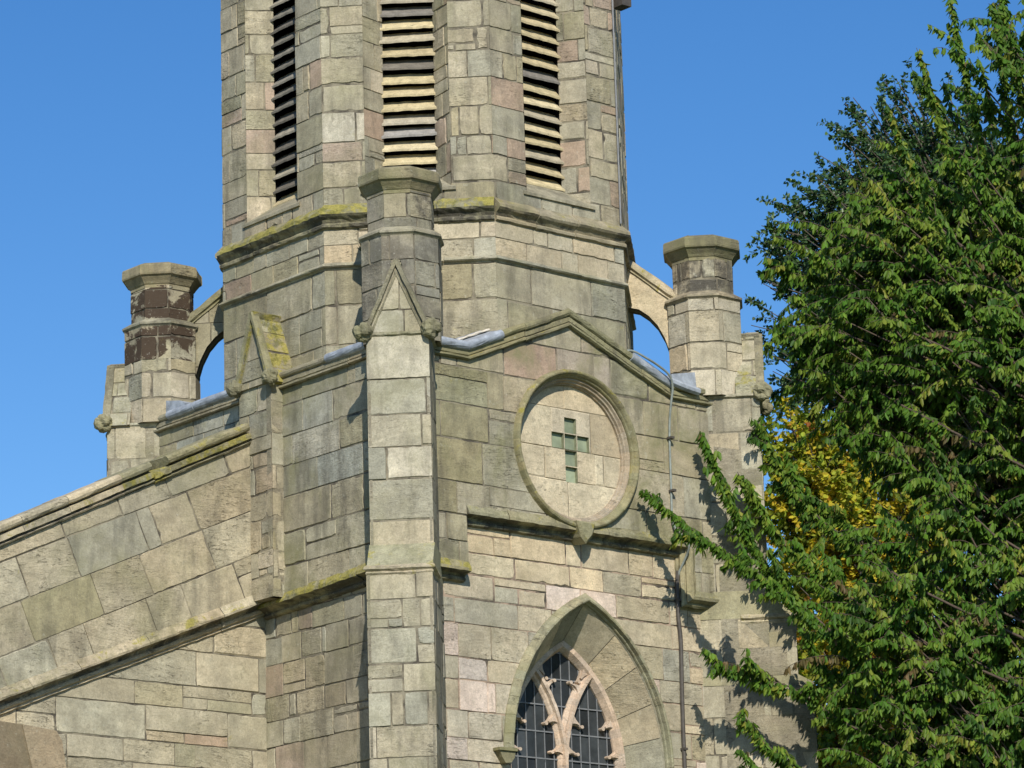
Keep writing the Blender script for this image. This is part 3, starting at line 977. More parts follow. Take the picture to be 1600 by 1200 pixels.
    K = [(0.0, -0.02), (0.0, 0.02), (0.012, 0.03), (0.03, 0.06), (0.065, 0.105), (0.075, 0.12), (0.102, 0.135), (0.108, 0.155), (0.104, 0.255), (0.092, 0.275), (0.0, 0.315), (-0.15, 0.34), (-0.33, 0.35), (-0.33, -0.02)]
    sweep(mb, ring_path(0.385, 14.45, ax, out_deg), (0, 0, 1), [(z, o) for (o, z) in K], 'green', rng, base=(0.30, 0.265, 0.17), closed=True, flip=True, seg=9, jit=0.002)
    PT = ring_path(0.07, 14.798, ax, out_deg)
    mb.face(PT, (0.3, 0.27, 0.17, 0.3), 'green')
    mb.build("cap", pin)
    # gablet
    mb = MB()
    fo, fb = 0.675, 0.36
    zf, za = 12.66, 13.50
    fr = Frame(ax, t, Z)          # n outward
    tri = [(-HW, zf), (HW, zf), (0, za)]
    base_poly = [(-HW, 12.6), (HW, 12.6), (HW, zf), (0, za), (-HW, zf)]
    tn = tint(rng, base='grey')
    panel(mb, Frame(ax + n * fo, t, Z), [base_poly], seed=seed + 80, mixn='butt', mk='stone', hr=(0.3, 0.45), wr=(0.5, 0.9), backing=0.2, split=0.1)
    # roof slopes of the gablet
    for s in (-1, 1):
        e0 = ax + t * (s * (HW + 0.05)) + Z * (zf - 0.06); e1 = ax + Z * (za + 0.03)
        d = (e1 - e0); L = d.length
        if s > 0: f2 = Frame(e0 + n * (fo + 0.01), -n, d)
        else: f2 = Frame(e0 + n * fb, n, d)
        panel(mb, f2, [rect(0, 0, fo + 0.01 - fb, L)], seed=seed + 82 + s, mixn='left', mk='lichen' if kind != 'front' else 'green', hr=(0.2, 0.34), wr=(0.4, 0.6), backing=0.06, split=0.1)
        # raised rim on the gable front
        d2 = d.normalized(); pr = d2.cross(n) * (1 if s > 0 else -1)
        sweep(mb, [ax + n * fo + t * (s * (HW + 0.005)) + Z * (zf - 0.03), ax + n * fo + Z * (za + 0.0)] if s < 0 else [ax + n * fo + Z * (za + 0.0), ax + n * fo + t * (HW + 0.005) + Z * (zf - 0.03)],
              n, [(-0.05, -0.075), (0.0, -0.075), (0.014, -0.07), (0.014, -0.05), (0.002, -0.045), (0.002, -0.03), (0.05, -0.02), (0.055, 0.02), (0.0, 0.035), (-0.05, 0.035)], 'crust', rng, base=(0.27, 0.25, 0.17), sub=0.08, jit=0.003)
    gb = mb.build("gablet", church)
    for s in (-1, 1):
        ball(ax + n * (fo + 0.03) + t * (s * (HW + 0.035)) + Z * 12.645, 0.122, seed + 90 + s, gb)

def ball(c, r, seed, parent, tn=(0.27, 0.255, 0.16, 0.4)):
    """carved foliage boss"""
    rng = random.Random(seed)
    mb = MB()
    nu, nv = 22, 14
    lobes = [Vector((rng.gauss(0, 1), rng.gauss(0, 1), rng.gauss(0, 1))).normalized() for _ in range(26)]
    P = []
    for j in range(nv + 1):
        row = []
        th = math.pi * j / nv
        for i in range(nu):
            ph = 2 * math.pi * i / nu
            d = Vector((math.sin(th) * math.cos(ph), math.sin(th) * math.sin(ph), math.cos(th)))
            k = max(d.dot(l) for l in lobes)
            h = 0.70 + 0.38 * max(0, (k - 0.86) / 0.14) ** 0.6 + rng.uniform(-0.03, 0.03)
            row.append(c + d * r * h)
        P.append(row)
    for j in range(nv):
        for i in range(nu):
            i2 = (i + 1) % nu
            if j == 0: mb.face([P[0][0], P[1][i], P[1][i2]], tn, 'green')
            elif j == nv - 1: mb.face([P[j][i], P[nv][0], P[j][i2]], tn, 'green')
            else: mb.face([P[j][i], P[j + 1][i], P[j + 1][i2], P[j][i2]], tn, 'green')
    return mb.build("finial_boss", parent)

corner((0, 0), 225, 1000, 'front')
corner((0, 5), 135, 2000, 'left')
corner((5, 0), 315, 3000, 'right')

# ---- flying buttresses from the side pinnacles to the octagon
def flyer(kind):
    rng = random.Random(400 + len(kind))
    sgn = -1 if kind == 'left' else 1
    dv = Vector((R2 * sgn, -R2 * sgn, 0))                    # outward along the diagonal
    F = Vector((-R2, -R2, 0))                                # towards the camera side
    c = C0
    fr = Frame(c, Vector((R2, -R2, 0)), Z)                   # u = position along the diagonal (right positive), n = F
    # outline (distance from centre, z)
    top = [(2.50, 14.60), (3.22, 14.02)]
    arch = [(3.13, 13.0), (3.09, 13.25), (3.02, 13.48), (2.93, 13.66), (2.82, 13.79), (2.70, 13.88), (2.5, 13.93)]
    poly = [(sgn * x, z) for x, z in (top + [(3.22, 13.0)] + arch)]
    if sgn < 0: poly = poly
    # split in quads between top line and arch for convex pieces
    def topz(x): return 14.60 + (x - 2.5) * (14.02 - 14.60) / 0.72 - 0.1
    regs = []
    ar = arch[::-1]
    for (x0, z0), (x1, z1) in zip(ar[:-1], ar[1:]):
        q = [(sgn * x0, z0), (sgn * x1, z1), (sgn * x1, topz(x1)), (sgn * x0, topz(x0))]
        if sgn < 0: q = q[::-1]
        regs.append(q)
    q = [(sgn * 3.13, 13.0), (sgn * 3.24, 13.0), (sgn * 3.24, topz(3.24)), (sgn * 3.13, topz(3.13))]
    if sgn < 0: q = q[::-1]
    regs.append(q)
    mb = MB()
    th = 0.14
    for s in (1, -1):
        fr2 = Frame(c + F * (th * s), Vector((R2, -R2, 0)) * s, Z)
        rg = regs if s > 0 else [[(-x, z) for x, z in reversed(r)] for r in regs]
        panel(mb, fr2, rg, seed=420 + s + (7 if sgn > 0 else 0), mixn='tower' if sgn < 0 else 'cream', mk='stone' if sgn < 0 else 'clean', hr=(0.5, 0.6) if sgn < 0 else (2.5, 2.6), wr=(0.4, 0.6) if sgn < 0 else (1.9, 2.0), backing=0.1, split=0.0)
    # soffit
    t = (0.33, 0.29, 0.2, 0.6)
    for (x0, z0), (x1, z1) in zip(ar[:-1], ar[1:]):
        a = [c + Vector((R2, -R2, 0)) * (sgn * x) + Z * z + F * (th * s) for (x, z, s) in ((x0, z0, 1), (x1, z1, 1), (x1, z1, -1), (x0, z0, -1))]
        mb.face(a if sgn < 0 else a[::-1], t, 'green')
    # coping
    p = [c + Vector((R2, -R2, 0)) * (sgn * x) + Z * z for x, z in ((2.48, 14.60 - 0.084), (3.24, 14.60 - 0.084 - 0.612))]
    K = [(-0.18, -0.02), (-0.18, 0.04), (-0.14, 0.11), (-0.07, 0.13), (0.07, 0.13), (0.14, 0.11), (0.185, 0.05), (0.185, 0.02), (0.15, 0.0), (0.16, -0.02)]
    if sgn > 0: sweep(mb, p, F, K, 'lichen', rng, base='buff', sub=0.12)
    else: sweep(mb, p[::-1], F, K, 'lichen', rng, base='olive', sub=0.12)
    mb.build("flying_buttress", church)
flyer('left'); flyer('right')

# ---- gableted pilaster in the middle of the left side
def pilaster():
    rng = random.Random(77)
    xf = -0.42
    y0, y1 = 2.09, 2.75
    mb = MB()
    panel(mb, left_frame(xf), [rect(-y1, 9.9, -y0, 12.62)], seed=501, mixn='butt', mk='stone', hr=(0.28, 0.42), wr=(0.35, 0.7), backing=0.16, wear=0.012, picks=[(-2.3, 11.4, 0.3, (0.42, 0.35, 0.25))])
    panel(mb, Frame((xf, y0, 0), (1, 0, 0), Z), [rect(0, 9.9, 0.2, 12.62)], seed=502, mixn='butt', mk='stone', hr=(0.28, 0.42), wr=(0.5, 0.7), backing=0.1, wear=0.012)
    mb.build("pilaster", church)
    mb = MB()
    fx, bx = -0.445, -0.02
    ym, hw = 2.40, 0.335
    zf, za = 12.64, 13.52
    panel(mb, left_frame(fx), [[(-ym - hw, 12.58), (-ym + hw, 12.58), (-ym + hw, zf), (-ym, za), (-ym - hw, zf)]], seed=503, mixn='left', mk='stone', hr=(0.3, 0.5), wr=(0.5, 0.8), backing=0.1)
    for s in (-1, 1):
        e0 = Vector((0, ym - s * (hw + 0.04), zf - 0.06)); e1 = Vector((0, ym, za + 0.03)); d = e1 - e0; L = d.length
        if s > 0: f2 = Frame(e0 + Vector((fx - 0.03, 0, 0)), (1, 0, 0), d)
        else: f2 = Frame(e0 + Vector((bx, 0, 0)), (-1, 0, 0), d)
        panel(mb, f2, [rect(0, 0, bx - fx + 0.03, L)], seed=505 + s, mixn='left', mk='mossy', hr=(0.22, 0.34), wr=(0.5, 0.7), backing=0.07, split=0)
        n = Vector((-1, 0, 0)); t = Vector((0, -1, 0))
        o = Vector((fx, ym, 0))
        pts = [o + t * (s * (hw + 0.005)) + Z * (zf - 0.03), o + Z * za]
        sweep(mb, pts if s < 0 else pts[::-1], n, [(-0.05, -0.07), (0.012, -0.065), (0.012, -0.045), (0.0, -0.03), (0.05, -0.02), (0.055, 0.02), (0.0, 0.035), (-0.05, 0.035)], 'lichen', rng, base=(0.3, 0.28, 0.17), sub=0.08, jit=0.003)
    g = mb.build("gablet", church)
    for s in (-1, 1):
        ball(Vector((fx - 0.03, ym - s * (hw + 0.03), 12.62)), 0.11, 510 + s, g)
pilaster()

# ---- oculus
def oculus():
    rng = random.Random(600)
    mb = MB()
    RP = [(-0.22, -0.04), (0.0, -0.04), (0.018, -0.032), (0.025, -0.02), (0.05, -0.008), (0.072, 0.01), (0.076, 0.026), (0.066, 0.044), (0.04, 0.055), (0.02, 0.06), (0.0, 0.066), (-0.22, 0.066)]
    c = [(x, WU, z) for x, z in circle_pts(oc_x, oc_z, 0.945, 64, cw=True)]
    sweep(mb, c, (0, -1, 0), RP, 'lichen', rng, base=(0.30, 0.27, 0.155), closed=True, seg=0.09, jit=0.0015, gap=0.0)
    # stepped inner mouldings
    c2 = [(x, WU, z) for x, z in circle_pts(oc_x, oc_z, 0.885, 64, cw=True)]
    sweep(mb, c2, (0, -1, 0), [(-0.3, 0.02), (-0.02, 0.02), (-0.02, -0.0), (-0.05, -0.012), (-0.055, -0.03), (-0.09, -0.035), (-0.095, -0.05), (-0.30, -0.05)], 'clean', rng, base=(0.41, 0.34, 0.25), closed=True, seg=0.09, jit=0.001, gap=0)
    oc = mb.build("oculus", church)
    # stone disc with a cross of glazed squares let into it
    mb = MB()
    fr = right_frame(WU + 0.13)
    disc = circle_pts(oc_x, oc_z, 0.90, 48)
    q = 0.2065
    x0 = 2.455 - q / 2 + 0.055; zt = 12.07
    cells = [(0, 0), (0, 1), (0, 2), (0, 3), (-1, 1), (1, 1)]
    holes = []
    for (i, j) in cells:
        xa = x0 + i * q; za = zt - (j + 1) * q
        holes.append(rect(xa + 0.006, za + 0.006, xa + q - 0.006, za + q - 0.006))
    zr = [oc_z - 0.95, zt - 4 * q - 0.03, zt - 2.6 * q, zt - q * 1.0 + 0.19, oc_z + 0.95]
    ys = [oc_z - 0.95, zt - 4 * q + 0.02, zt - 2 * q + 0.0, zt - 0.0 + 0.10, oc_z + 0.95]
    rects = []
    for k, xs in enumerate(([1.5, 2.45, 3.5], [1.5, 2.08, 2.9, 3.05, 3.5], [1.5, 2.2, 2.85, 3.5], [1.5, 2.42, 3.5])):
        for a, b in zip(xs[:-1], xs[1:]):
            rects.append((a, ys[k], b, ys[k + 1]))
    panel(mb, fr, [disc], holes, seed=610, mixn='cream', mk='smooth', rects=rects, backing=0.015, joint=0.003, wear=0.0008, shift=0.0004, depth=0.010, mort=(0.42, 0.36, 0.26))
    for (i, j) in cells:
        xa = x0 + i * q; za = zt - (j + 1) * q
        r4 = rect(xa + 0.006, za + 0.006, xa + q - 0.006, za + q - 0.006)
        for k in range(4):
            a, b = r4[k], r4[(k + 1) % 4]
            mb.face([fr((a[0], a[1], 0.0)), fr((b[0], b[1], 0.0)), fr((b[0], b[1], -0.10)), fr((a[0], a[1], -0.10))], (0.24, 0.25, 0.16, rng.random()), 'smooth')
    pl = mb.build("stone_disc", oc)
    mb = MB()
    for (i, j) in cells:
        xa = x0 + i * q; za = zt - (j + 1) * q
        k = rng.uniform(0.8, 1.25)
        f2 = Frame(fr((xa + q / 2, za + q / 2, -0.045)), (1, rng.uniform(-.03, .03), 0), (0, rng.uniform(-.04, .04), 1))
        h = q / 2
        mb.face([f2(p) for p in ((-h, -h, 0), (h, -h, 0), (h, h, 0), (-h, h, 0))], (0.25 * k, 0.285 * k, 0.19 * k, 0.5), 'crossglass')
    mb.build("glazed_cross", oc)
oculus()

# ---- the great window
def window():
    rng = random.Random(700)
    xc, zs = 2.65, 7.83
    mb = MB()
    # deep splayed reveal in voussoirs
    A = arch_pts(xc, zs, 1.26, 1.94, 24, foot=4.5)
    B = arch_pts(xc, zs, 0.925, 1.50, 24, foot=4.5)
    n = len(A)
    marks = []
    L = [0]
    for i in range(1, n): L.append(L[-1] + math.hypot(A[i][0] - A[i - 1][0], A[i][1] - A[i - 1][1]))
    total = L[-1]
    def at(P, s):
        s = max(0, min(total, s))
        for i in range(1, n):
            if L[i] >= s:
                t = (s - L[i - 1]) / (L[i] - L[i - 1] + 1e-9)
                return (P[i - 1][0] + (P[i][0] - P[i - 1][0]) * t, P[i - 1][1] + (P[i][1] - P[i - 1][1]) * t)
    apex_s = total / 2
    s = 0.0
    cuts = [0.0]
    while cuts[-1] < total - 0.3: cuts.append(cuts[-1] + rng.uniform(0.36, 0.6))
    cuts[-1] = total
    k = min(range(len(cuts)), key=lambda i: abs(cuts[i] - apex_s)); cuts[k] = apex_s
    for a, b in zip(cuts[:-1], cuts[1:]):
        tn = tint(rng, base=rng.choice(['buff', 'buff', 'cream', 'grey']))
        m = max(2, int((b - a) / 0.1))
        g = 0.005
        for q in range(m):
            s0 = a + g + (b - a - 2 * g) * q / m; s1 = a + g + (b - a - 2 * g) * (q + 1) / m
            o0, o1, i0, i1 = at(A, s0), at(A, s1), at(B, s0), at(B, s1)
            K = 5
            prev = None
            for w in range(K + 1):
                t = w / K
                y = WL + 0.0 + 0.45 * t
                e0 = (o0[0] + (i0[0] - o0[0]) * t, y, o0[1] + (i0[1] - o0[1]) * t)
                e1 = (o1[0] + (i1[0] - o1[0]) * t, y, o1[1] + (i1[1] - o1[1]) * t)
                if prev: mb.face([prev[0], e0, e1, prev[1]], tn, 'clean')
                prev = (e0, e1)
    # mortar backing just behind the voussoirs
    for i in range(n - 1):
        def off(p, d): return (xc + (p[0] - xc) * (1 + d), p[1] + d * 0.5)
        p = [off(A[i], .008), off(B[i], .01), off(B[i + 1], .01), off(A[i + 1], .008)]
        mb.face([(p[0][0], WL, p[0][1]), (p[1][0], WL + 0.46, p[1][1]), (p[2][0], WL + 0.46, p[2][1]), (p[3][0], WL, p[3][1])], (0.2, 0.17, 0.12, 0.5), 'mortar')
    win = mb.build("window", church)
    # small order between reveal and wall face, then hood mould
    mb = MB()
    hp = arch_pts(xc, zs, 1.26, 1.94, 22)
    hpl = [p for p in hp if True]
    left = [p for p in arch_pts(xc, zs, 1.26, 1.94, 22, foot=8.03 - 0.2)]
    path = [(x, WL, z) for x, z in hp if not (x < xc and z < 7.86)]
    path = [(hp[0][0] + 0.001, WL, 7.86)] + path + [(xc + 1.26, WL, 5.5)]
    HP = [(-0.06, -0.015), (0.0, -0.015), (0.02, -0.01), (0.03, 0.0), (0.085, 0.008), (0.095, 0.022), (0.09, 0.042), (0.012, 0.105), (-0.06, 0.105)]
    sweep(mb, path, (0, -1, 0), HP, 'green', rng, base=(0.34, 0.32, 0.21), seg=0.6, sub=0.12, jit=0.002)
    sweep(mb, [(x, WL, z) for x, z in arch_pts(xc, zs, 1.24, 1.91, 22, foot=5.5)], (0, -1, 0), [(-0.1, -0.004), (-0.06, -0.012), (-0.03, -0.004), (-0.012, 0.006), (-0.05, 0.05), (-0.1, 0.05)], 'stone', rng, base='grey', seg=0.7, jit=0.0, sub=0.2)
    mb.build("hood_mould", win)
    mb = MB()
    f = right_frame(WL)
    st = [(1.14, 7.84), (1.39, 7.84), (1.37, 7.76), (1.32, 7.70), (1.23, 7.69), (1.18, 7.76)]
    solid(mb, f, st[::-1] if False else [st[i] for i in (0, 5, 4, 3, 2, 1)], -0.05, 0.10, (0.24, 0.22, 0.13, 0.3), 'green')
    solid(mb, f, rect(1.12, 7.835, 1.40, 7.87), -0.05, 0.125, (0.26, 0.24, 0.13, 0.6), 'lichen')
    mb.build("label_stop", win)
    # tracery
    ty = 0.35
    mb = MB()
    BAR = [(-0.09, -0.075), (-0.03, -0.075), (0.0, -0.055), (0.01, -0.03), (0.055, -0.022), (0.055, 0.022), (0.01, 0.03), (0.0, 0.055), (-0.03, 0.075), (-0.09, 0.075)]
    FRM = [(-0.09, -0.075), (-0.02, -0.075), (0.03, -0.045), (0.055, -0.03), (0.06, 0.03), (-0.09, 0.03)]
    a, h = 0.925, 1.50
    Rr = (a * a + h * h) / (2 * a)
    th = math.atan2(h, Rr - a)
    SC = (0.60, 0.475, 0.365)
    def arcL(x0, t0, t1, m=14):   # springs at x0, leans right
        return [(x0 + Rr - Rr * math.cos(t0 + (t1 - t0) * i / m), zs + Rr * math.sin(t0 + (t1 - t0) * i / m)) for i in range(m + 1)]
    def arcR(x0, t0, t1, m=14):   # springs at x0, leans left
        return [(2 * x0 - p[0], p[1]) for p in arcL(x0, t0, t1, m)]
    def v(pts): return [(x, ty, z) for x, z in pts]
    fr_path = arch_pts(xc, zs, a, h, 18, foot=4.5)
    sweep(mb, v(fr_path), (0, -1, 0), FRM, 'smooth', rng, base=SC, seg=0.5, jit=0.001, sub=0.08, gap=0.001)
    # where a branch springing from the mullion meets the main arch: half-angle construction
    te = math.acos((Rr - a / 2) / Rr)
    sweep(mb, v([(xc, 4.5)] + [(xc, zs)] + arcL(xc, 0.05, te)), (0, -1, 0), BAR, 'smooth', rng, base=SC, seg=0.7, jit=0.001, sub=0.08, gap=0.001)
    sweep(mb, v([(xc, zs)] + arcR(xc, 0.05, te)), (0, -1, 0), BAR, 'smooth', rng, base=SC, seg=0.7, jit=0.001, sub=0.08, gap=0.001)
    f = right_frame(ty)
    def cusp(foot, tang, tip, w=0.25):
        """a tooth between two foils: two concave hollows meeting in a slender beak"""
        fx, fz = foot; tx, tz = tang
        nx, nz = tip[0] - fx, tip[1] - fz
        L = math.hypot(nx, nz); nx /= L; nz /= L
        K = 10
        half = []
        for i in range(K + 1):
            u = i / K
            an = u * math.pi / 2
            half.append((w * (1 - math.sin(an)) + 0.012, L * (1 - math.cos(an)) ** 1.0))   # quarter-round hollow
        tn = tint(rng, base=SC)
        for (sc, h0, h1) in ((1.0, -0.085, -0.005), (0.82, -0.005, 0.028)):
            L_ = [(fx - tx * s * sc + nx * (q * sc - 0.03), fz - tz * s * sc + nz * (q * sc - 0.03)) for s, q in half]
            R_ = [(fx + tx * s * sc + nx * (q * sc - 0.03), fz + tz * s * sc + nz * (q * sc - 0.03)) for s, q in half]
            for i in range(K):
                qd = [L_[i], R_[i], R_[i + 1], L_[i + 1]]
                s2 = sum(qd[k][0] * qd[(k + 1) % 4][1] - qd[(k + 1) % 4][0] * qd[k][1] for k in range(4))
                if s2 < 0: qd = qd[::-1]
                solid(mb, f, qd, h0, h1, tn, 'smooth')
        cx, cz = fx + nx * (L - 0.02), fz + nz * (L - 0.02)
        bp = [(cx + 0.027 * math.cos(2 * math.pi * i / 8), cz + 0.022 * math.sin(2 * math.pi * i / 8)) for i in range(8)]
        solid(mb, f, bp, -0.075, 0.026, tn, 'smooth')
    def on_arcL(x0, z): 
        t = math.asin(max(-1, min(1, (z - zs) / Rr))); return (x0 + Rr - Rr * math.cos(t), z), (math.sin(t), math.cos(t))
    def on_arcR(x0, z):
        (x, zz), (tx, tz) = on_arcL(x0, z); return (2 * x0 - x, zz), (-tx, tz)
    D = 0.215
    def put(pt, tg, side, d=D, dz=-0.03):
        tip = (pt[0] + side * tg[1] * d, pt[1] - side * tg[0] * d + dz)
        cusp(pt, tg, tip)
    for z, x0, kind, side in ((8.42, xc - a, 'L', 1), (8.03, xc - a, 'L', 1), (8.42, xc + a, 'R', -1), (8.03, xc + a, 'R', -1),
                              (8.42, xc, 'L', 1), (8.03, xc, 'L', 1), (8.42, xc, 'R', -1), (8.03, xc, 'R', -1),
                              (7.62, xc - a, 'L', 1), (7.62, xc + a, 'R', -1),
                              (9.05, xc - a, 'L', 1), (9.05, xc + a, 'R', -1), (8.78, xc, 'L', -1), (8.78, xc, 'R', 1)):
        pt, tg = (on_arcL if kind == 'L' else on_arcR)(x0, max(z, zs - 0.3))
        if kind == 'R' : tg = (tg[0], tg[1])
        put(pt, tg, side, d=D if z > 7.7 else 0.1, dz=-0.03)
    mb.build("tracery", win)
    # leaded glass
    mb = MB()
    gy = ty + 0.045
    zz = 4.6
    while zz < 9.5:
        x = xc - 1.0
        while x < xc + 1.0:
            k = rng.uniform(0.6, 1.5)
            ax_, az_ = rng.gauss(0, 0.03), rng.gauss(0, 0.03)
            f2 = Frame((x + 0.0725, gy, zz + 0.165), (1, ax_, 0), (0, az_, 1))
            mb.face([f2(p) for p in ((-0.0725, -0.165, 0), (0.0725, -0.165, 0), (0.0725, 0.165, 0), (-0.0725, 0.165, 0))], (0.036 * k, 0.040 * k, 0.042 * k, 0.5), 'glass')
            x += 0.145
        zz += 0.33
    g = mb.build("leaded_glass", win)
    mb = MB()
    x = xc - 1.0
    while x < xc + 1.0:
        solid(mb, right_frame(gy), rect(x - 0.006, 4.6, x + 0.006, 9.5), 0.004, 0.012, (0.3,) * 3 + (0.5,), 'came'); x += 0.145
    zz = 4.6
    while zz < 9.5:
        solid(mb, right_frame(gy), rect(xc - 1.0, zz - 0.008, xc + 1.0, zz + 0.008), 0.002, 0.015, (0.3,) * 3 + (0.5,), 'came'); zz += 0.33
    mb.build("leading", g)
window()

# ---- nave end wall with raking parapet
def nave():
    YU, YL = 2.54, 2.67
    rng = random.Random(800)
    def ct(x): return 10.19 + (x + 4.0) * 0.475          # underside of the coping
    def st(x): return 8.42 + (x + 4.0) * 0.405           # raking string line
    x0, x1 = -6.5, -0.42
    mb = MB()
    ang = math.atan(0.44)
    panel(mb, Frame((0, YU, 0), (1, 0, 0), Z), [[(x0, st(x0)), (x1, st(x1)), (x1, ct(x1)), (x0, ct(x0))]], seed=811, angle=ang, mixn='nave', mk='stone', hr=(0.44, 0.58), wr=(0.5, 1.15), backing=0.5, split=0.08,
          picks=[(-3.0, 9.45, 0.3, 'olive'), (-1.9, 10.3, 0.35, 'blue')])
    panel(mb, Frame((0, YU, 0), (1, 0, 0), Z), [[(x1, 9.9), (-0.24, 9.95), (-0.24, ct(-0.24) - 0.05), (x1, ct(x1))]], seed=812, mixn='nave', mk='clean', backing=0.3)
    mb.build("nave_parapet_wall", church)
    mb = MB()
    panel(mb, Frame((0, YL, 0), (1, 0, 0), Z), [[(x0, 4.0), (-0.10, 4.0), (-0.10, st(-0.10)), (x0, st(x0))]], seed=821, mixn='leftlow', mk='clean', hr=(0.20, 0.44), wr=(0.45, 1.35), backing=0.5, split=0.3)
    mb.build("nave_wall", church)
    mb = MB()
    NC = [(-0.45, 0.0), (-0.03, 0.0), (0.035, 0.008), (0.05, 0.025), (0.0, 0.045), (0.0, 0.055), (0.06, 0.065), (0.065, 0.13), (0.015, 0.14), (-0.01, 0.155)] + roll(0.045, 0.212, 0.054, -85, 130) + [(-0.45, 0.265)]
    ml = ['stone', 'sooty', 'stone', 'sooty', 'sooty', 'sooty', 'lichen', 'lichen', 'sooty', 'sooty'] + ['stone'] * 20  # darker stone in the grooves between fascia and roll
    mr = ['stone', 'sooty', 'stone', 'sooty', 'sooty', 'sooty', 'mossy', 'mossy', 'sooty', 'sooty'] + ['lichen'] * 20
    sweep(mb, [(x0, YU, ct(x0)), (-2.3, YU, ct(-2.3))], (0, -1, 0), NC, 'stone', rng, base='buff', seg=0.8, sub=0.1, mats=ml[:len(NC)], jit=0.003)
    sweep(mb, [(-2.3, YU, ct(-2.3)), (-1.86, YU, ct(-1.86))], (0, -1, 0), NC, 'stone', rng, base='olive', seg=0.8, sub=0.1, mats=mr[:len(NC)], jit=0.004)
    NB = [(a, b * 0.93 - 0.02) for a, b in NC[:10]] + [(-0.03, 0.13), (-0.45, 0.14)]
    sweep(mb, [(-1.86, YU, ct(-1.86)), (-1.62, YU, ct(-1.62))], (0, -1, 0), NB, 'mossy', rng, base='olive', seg=0.8, sub=0.06, jit=0.006)
    sweep(mb, [(-1.62, YU, ct(-1.62) - 0.015), (-0.40, YU, ct(-0.40) - 0.015)], (0, -1, 0), NC, 'stone', rng, base='olive', seg=1.3, sub=0.1, mats=mr[:len(NC)], jit=0.003)
    mb.build("nave_coping", church)
    mb = MB()
    ST2 = [(-0.2, 0.115), (0.125, 0.105), (0.135, 0.10), (0.185, 0.0), (0.18, -0.025), (0.125, -0.04), (0.07, -0.06), (0.05, -0.085), (0.06, -0.095), (0.075, -0.105), (0.07, -0.135), (0.045, -0.15), (0.03, -0.155), (0.035, -0.18), (0.0, -0.195), (-0.2, -0.195)]
    mm = ['stone', 'stone', 'lichen', 'green', 'sooty', 'sooty', 'sooty', 'sooty', 'clean', 'clean', 'clean', 'stone', 'stone', 'stone', 'stone', 'stone']  # darker stone below the nose, in the hollow
    sweep(mb, [(x0, YL, st(x0) + 0.0), (-0.14, YL, st(-0.14) + 0.0)], (0, -1, 0), ST2, 'green', rng, base='buff', seg=0.9, sub=0.09, mats=mm, jit=0.003)
    mb.build("raking_string", church)
    # plain weathered slab at the foot of the wall, lower left
    mb = MB()
    f = Frame((0, 2.55, 0), (1, 0, 0), Z)
    o = [(-6.2, 8.13), (-3.42, 8.06), (-3.30, 7.95), (-3.20, 7.4), (-3.1, 4.0), (-6.2, 4.0)]
    r3 = [(p[0], p[1]) for p in o]
    def q3(p, h): return f((p[0], p[1], h))
    tn = (0.36, 0.285, 0.19, 0.35)
    a = [(-3.84, 8.10), (-3.38, 8.06), (-3.30, 7.95), (-3.20, 7.4), (-3.12, 4.0), (-3.5, 4.0), (-3.62, 7.3)]
    solid(mb, f, list(reversed(a)) if area2(a) and sum(a[i][0] * a[(i + 1) % len(a)][1] - a[(i + 1) % len(a)][0] * a[i][1] for i in range(len(a))) < 0 else a, -0.4, 0.22, tn, 'smooth')
    bq = [(-5.0, 8.16), (-3.83, 8.10), (-3.61, 7.3), (-3.49, 4.0), (-5.0, 4.0)]
    solid(mb, f, list(reversed(bq)), -0.4, 0.20, (0.22, 0.175, 0.115, 0.7), 'smooth')
    mb.build("wall_slab", church)
nave()
# body of the nave behind its end wall
mb = MB()
fr = Frame((0, 3.1, 0), (1, 0, 0), Z)
solid(mb, fr, [(-6.5, 0), (0.0, 0), (0.0, 11.6), (-6.5, 8.6)], -16.0, -0.2, (0.33, 0.31, 0.22, 0.4), 'stone')
solid(mb, fr, [(-6.5, 0), (0.0, 0), (0.0, 4.2), (-6.5, 4.2)], -0.2, 0.32, (0.33, 0.31, 0.22, 0.4), 'stone')
mb.build("nave_body", church)

